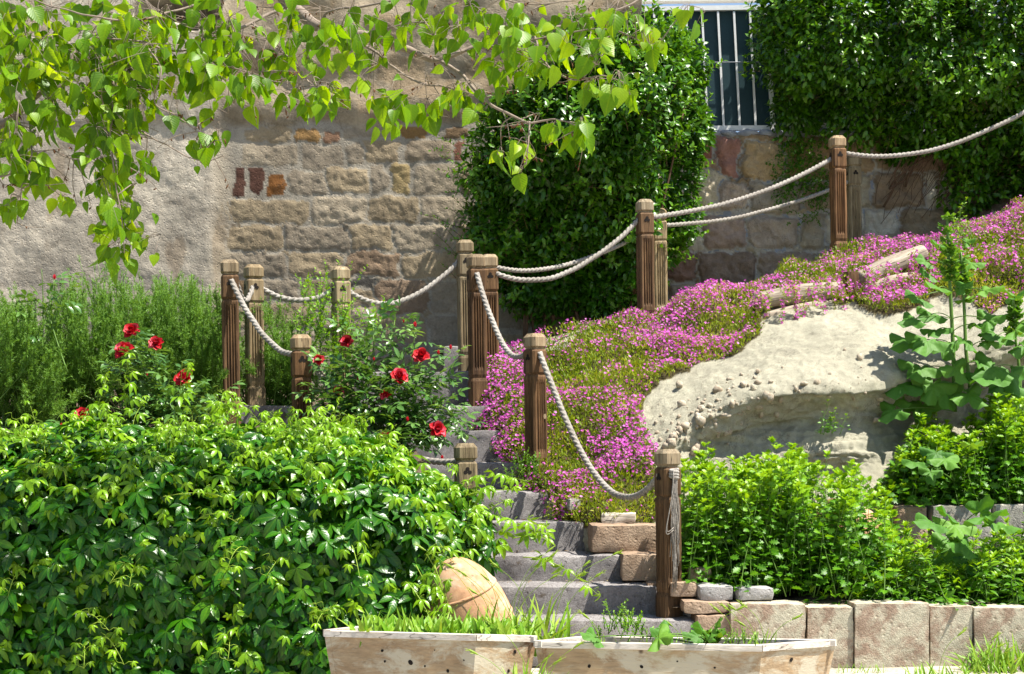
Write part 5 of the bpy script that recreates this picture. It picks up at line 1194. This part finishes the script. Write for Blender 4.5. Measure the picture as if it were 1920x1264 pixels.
# ================================================================== MULBERRY TREE
tree = thing('mulberry_tree', (-4.3, 6.4, 0), 'mulberry tree whose leafy grey branches hang across the top left of the picture', 'tree')
tk = Acc(); t = np.linspace(0, 1, 24)[:, None]
tk.tube(np.array([-4.3, 6.4, -.1]) + t * np.array([.3, .1, 3.6]) + .04 * vn(np.stack([t[:, 0] * 4, t[:, 0] * 0, t[:, 0] * 0], -1))[:, None], np.linspace(.17, .11, 24) * (1 + .25 * np.exp(-t[:, 0] * 14)), 16)
tk.build('trunk', mt['twig'], tree)
def curve(pts, n=30): return herm(np.linspace(0, 1, len(pts)), np.array(pts), np.linspace(0, 1, n))
BR = []
tb = Acc(); fork = np.array([-4.0, 6.5, 3.4])
def branch(pix, r0, r1, start=None):
    pts = [P(x, y, Y) for x, y, Y in pix]
    if start is not None: pts = [np.asarray(start)] + pts
    c = curve(pts, 12 * len(pts)); c = c + .010 * fbm(c * 6, 3, int(r0 * 1e4))[:, None] * np.array([.5, .5, 1]); tb.tube(c, np.linspace(r0, r1, len(c)), 7); BR.append(c); return c
branch([(-300, -330, 6.6), (100, -300, 6.7), (400, -130, 6.6), (515, -30, 6.5), (545, 8, 6.5), (600, 50, 6.45), (700, 70, 6.4), (790, 106, 6.35), (826, 116, 6.35)], .055, .010, fork)
branch([(826, 116, 6.35), (860, 100, 6.35), (930, 72, 6.4), (1000, 60, 6.4), (1080, 42, 6.45), (1180, 8, 6.5), (1260, -40, 6.6)], .010, .004)
branch([(640, 62, 6.42), (700, 95, 6.3), (735, 125, 6.25), (790, 155, 6.2), (830, 160, 6.2), (880, 175, 6.15)], .007, .003)
branch([(826, 116, 6.35), (860, 140, 6.25), (910, 185, 6.15), (960, 215, 6.1), (992, 230, 6.05)], .008, .005)
branch([(992, 230, 6.05), (1020, 228, 6.05), (1060, 232, 6.0), (1110, 248, 6.0)], .005, .002); branch([(992, 230, 6.05), (990, 270, 6.0), (986, 310, 6.0)], .004, .002)
branch([(1000, 60, 6.4), (1020, 115, 6.2), (1060, 145, 6.15), (1090, 150, 6.1), (1130, 142, 6.1), (1170, 155, 6.1)], .005, .002)
branch([(860, 100, 6.35), (940, 85, 6.3), (1050, 65, 6.25), (1150, 60, 6.2), (1230, 90, 6.2)], .005, .002)
branch([(-420, 420, 6.3), (-200, 330, 6.3), (0, 236, 6.3), (50, 195, 6.3), (100, 150, 6.35), (150, 90, 6.4), (220, -20, 6.5)], .022, .007, (-4.1, 6.45, 2.3))
branch([(0, -330, 6.6), (250, -160, 6.5), (345, -20, 6.4), (365, 35, 6.35), (382, 62, 6.3)], .018, .004, fork)
branch([(365, 35, 6.35), (345, 55, 6.3), (335, 75, 6.3)], .006, .003)
branch([(545, 8, 6.5), (470, 45, 6.4), (400, 75, 6.3), (330, 95, 6.2), (260, 78, 6.1), (180, 70, 6.1)], .008, .003)
branch([(515, -30, 6.5), (430, -10, 6.3), (330, 20, 6.2), (220, 40, 6.0), (100, 10, 6.0)], .008, .003)
branch([(150, 90, 6.4), (205, 120, 6.2), (212, 190, 6.1), (208, 260, 6.05), (216, 340, 6.0), (236, 470, 6.0)], .007, .002)
branch([(50, 195, 6.3), (60, 280, 6.1), (45, 330, 6.1), (30, 420, 6.05)], .005, .002)
branch([(0, 330, 6.2), (40, 310, 6.2), (90, 285, 6.15), (140, 300, 6.1), (190, 280, 6.1)], .004, .002, P(-200, 330, 6.3))
branch([(206, 200, 6.1), (260, 240, 6.05), (310, 270, 6.0), (380, 300, 6.0), (420, 293, 6.0)], .004, .0015)
branch([(260, 78, 6.1), (300, 130, 6.0), (290, 190, 6.0), (330, 215, 6.0), (370, 250, 6.0), (395, 290, 6.0)], .004, .0015)
branch([(470, 45, 6.4), (500, 75, 6.3), (545, 110, 6.2), (575, 150, 6.15), (600, 170, 6.1)], .004, .0015)
branch([(400, 75, 6.3), (420, 120, 6.15), (470, 135, 6.1), (510, 150, 6.1), (560, 158, 6.1)], .004, .0015)
branch([(700, 70, 6.4), (740, 50, 6.3), (800, 45, 6.25), (860, 52, 6.2), (900, 40, 6.2)], .004, .0015)
branch([(600, 50, 6.45), (620, 20, 6.4), (700, 10, 6.3), (800, -10, 6.3), (900, -15, 6.3), (1000, 10, 6.3), (1070, 5, 6.3)], .006, .002)
allb = np.concatenate(BR)
lf = Acc(); cat = Acc()
rr = np.random.default_rng(5)
# clusters of the photograph: centre, half size, number of leaves
CL = [(60, 60, 90, 80, 60), (200, 60, 80, 80, 60), (150, 150, 110, 70, 70), (300, 50, 70, 60, 38), (60, 130, 80, 50, 30), (260, 130, 70, 60, 46), (380, 110, 60, 60, 38), (430, 60, 50, 55, 34), (240, 200, 55, 50, 40), (200, 250, 55, 60, 36),
      (30, 260, 50, 60, 30), (30, 310, 40, 40, 14), (85, 325, 30, 25, 8), (215, 330, 45, 45, 26), (225, 400, 50, 40, 26), (235, 465, 45, 35, 18), (20, 400, 40, 30, 6), (380, 270, 25, 30, 10), (410, 255, 25, 20, 4), (275, 295, 15, 20, 5), (115, 375, 25, 15, 4),
      (330, 190, 30, 30, 5), (430, 170, 45, 35, 16), (490, 160, 30, 25, 8), (540, 40, 60, 50, 16), (600, 80, 50, 40, 12), (560, 180, 45, 35, 16), (615, 175, 30, 35, 13), (650, 60, 60, 50, 20), (730, 200, 40, 45, 24), (800, 200, 30, 30, 10), (850, 175, 30, 35, 13), (770, 30, 70, 40, 18), (880, 30, 60, 40, 18),
      (860, 65, 50, 30, 10), (970, 45, 60, 45, 20), (960, 110, 60, 40, 20), (1010, 110, 40, 35, 14), (1070, 50, 50, 40, 16), (1140, 40, 50, 35, 12), (1100, 110, 50, 40, 14), (1110, 160, 20, 20, 5), (1165, 165, 30, 30, 8), (1200, 70, 40, 30, 8), (1230, 75, 25, 25, 8), (1090, 245, 30, 25, 10), (1040, 245, 20, 20, 6), (940, 285, 18, 18, 4), (985, 265, 20, 15, 3), (980, 320, 8, 10, 2), (1290, 20, 20, 20, 5),
      (500, 100, 60, 50, 12), (100, 210, 50, 40, 12), (700, 110, 60, 40, 9), (0, 20, 40, 60, 16), (-60, 200, 60, 150, 24), (890, 190, 12, 20, 3)]
for (cx, cy, hx, hy, n) in CL:
    n = int(n * 1.7); x = cx + rr.normal(0, .55, n) * hx; y = cy + rr.normal(0, .55, n) * hy; Y = 6.15 + rr.normal(0, .16, n)
    p = P(x, y, Y); hub = P(cx, cy - hy * .5, 6.15); b = allb[np.argmin(((allb - hub) ** 2).sum(1))]
    tw = curve([b, (b + hub) / 2 + rr.normal(0, .03, 3) + np.array([0, 0, .02]), hub], 10); tb.tube(tw, np.linspace(.003, .0015, 10), 5)
    subs = [hub] + [hub + np.array([rr.normal(0, hx), rr.normal(0, 60), rr.normal(0, hy)]) * 6.15 / FPX * .7 for _ in range(max(1, n // 6))]
    for s_ in subs[1:]: tb.tube(curve([hub, (hub + s_) / 2 + rr.normal(0, .015, 3), s_], 7), .0014, 4)
    for k in range(n):
        src = subs[np.argmin([((s_ - p[k]) ** 2).sum() for s_ in subs])]
        stp = src + (p[k] - src) * .9
        tb.tube(np.array([src, (src + stp) / 2 + np.array([0, 0, .012]), stp]), .0010, 3)
        out = nrm(p[k] - src); d = nrm(-UP * .9 + out * .4 + rr.normal(size=3) * .36)
        nn_ = nrm(np.array([rr.normal(0, .9), -.8, .5]) + rr.normal(size=3) * .35)
        young = rr.random() < .25; s = rr.uniform(.028, .058) if young else rr.uniform(.045, .100)
        lf.cloud(T_heart if rr.random() < .6 else T_heart2, [stp], [d], [nn_], [s], [np.clip((.78 if young else .45) + rr.normal(0, .22), 0, 1)])
# the rest of the crown, above the picture: it shades the creeper below
up_ = branch([(-100, -420, 6.8), (250, -330, 6.9), (600, -300, 7.0), (900, -260, 7.0)], .03, .006, fork)
for k in range(60):
    c0 = np.array([rr.uniform(-1.9, -.2), rr.uniform(6.5, 7.7), rr.uniform(3.75, 4.3)]); b = up_[np.argmin(((up_ - c0) ** 2).sum(1))]
    tb.tube(curve([b, (b + c0) / 2 + rr.normal(0, .04, 3), c0], 8), np.linspace(.004, .0015, 8), 4)
    n = 11; p = c0 + rr.normal(0, .11, (n, 3)); p[:, 2] = np.maximum(p[:, 2], EYE + .32 * p[:, 1] + .12)
    lf.cloud(T_heart, p, nrm(-UP * .8 + rr.normal(size=(n, 3)) * .4), nrm(UP * .6 + rr.normal(size=(n, 3)) * .6), rr.uniform(.06, .13, n), np.clip(rr.normal(.45, .16, n), 0, 1))
# bare twigs with dry catkins
for k in range(170):
    b = allb[rr.integers(len(allb))]; bx, by = proj(b)
    if bx < -100: continue
    d = nrm(np.array([rr.normal(0, .8), rr.normal(0, .3), rr.normal(-.2, .5)])); L = rr.uniform(.06, .24); tw = curve([b, b + d * L * .5 + rr.normal(0, .012, 3), b + d * L], 8)
    tb.tube(tw, np.linspace(.0022, .001, 8), 4)
    for j in range(rr.integers(1, 7)):
        q = tw[rr.integers(2, 8)]; e = q + np.array([rr.normal(0, .008), rr.normal(0, .008), -rr.uniform(.008, .022)]); cat.tube(np.array([q, (q + e) / 2, e]), [.001, .0035, .001], 5)
tb.build('branches', mt['twig'], tree); lf.build('leaves', mt['mulberry'], tree); cat.build('catkins', mt['dry'], tree)['kind'] = 'stuff'
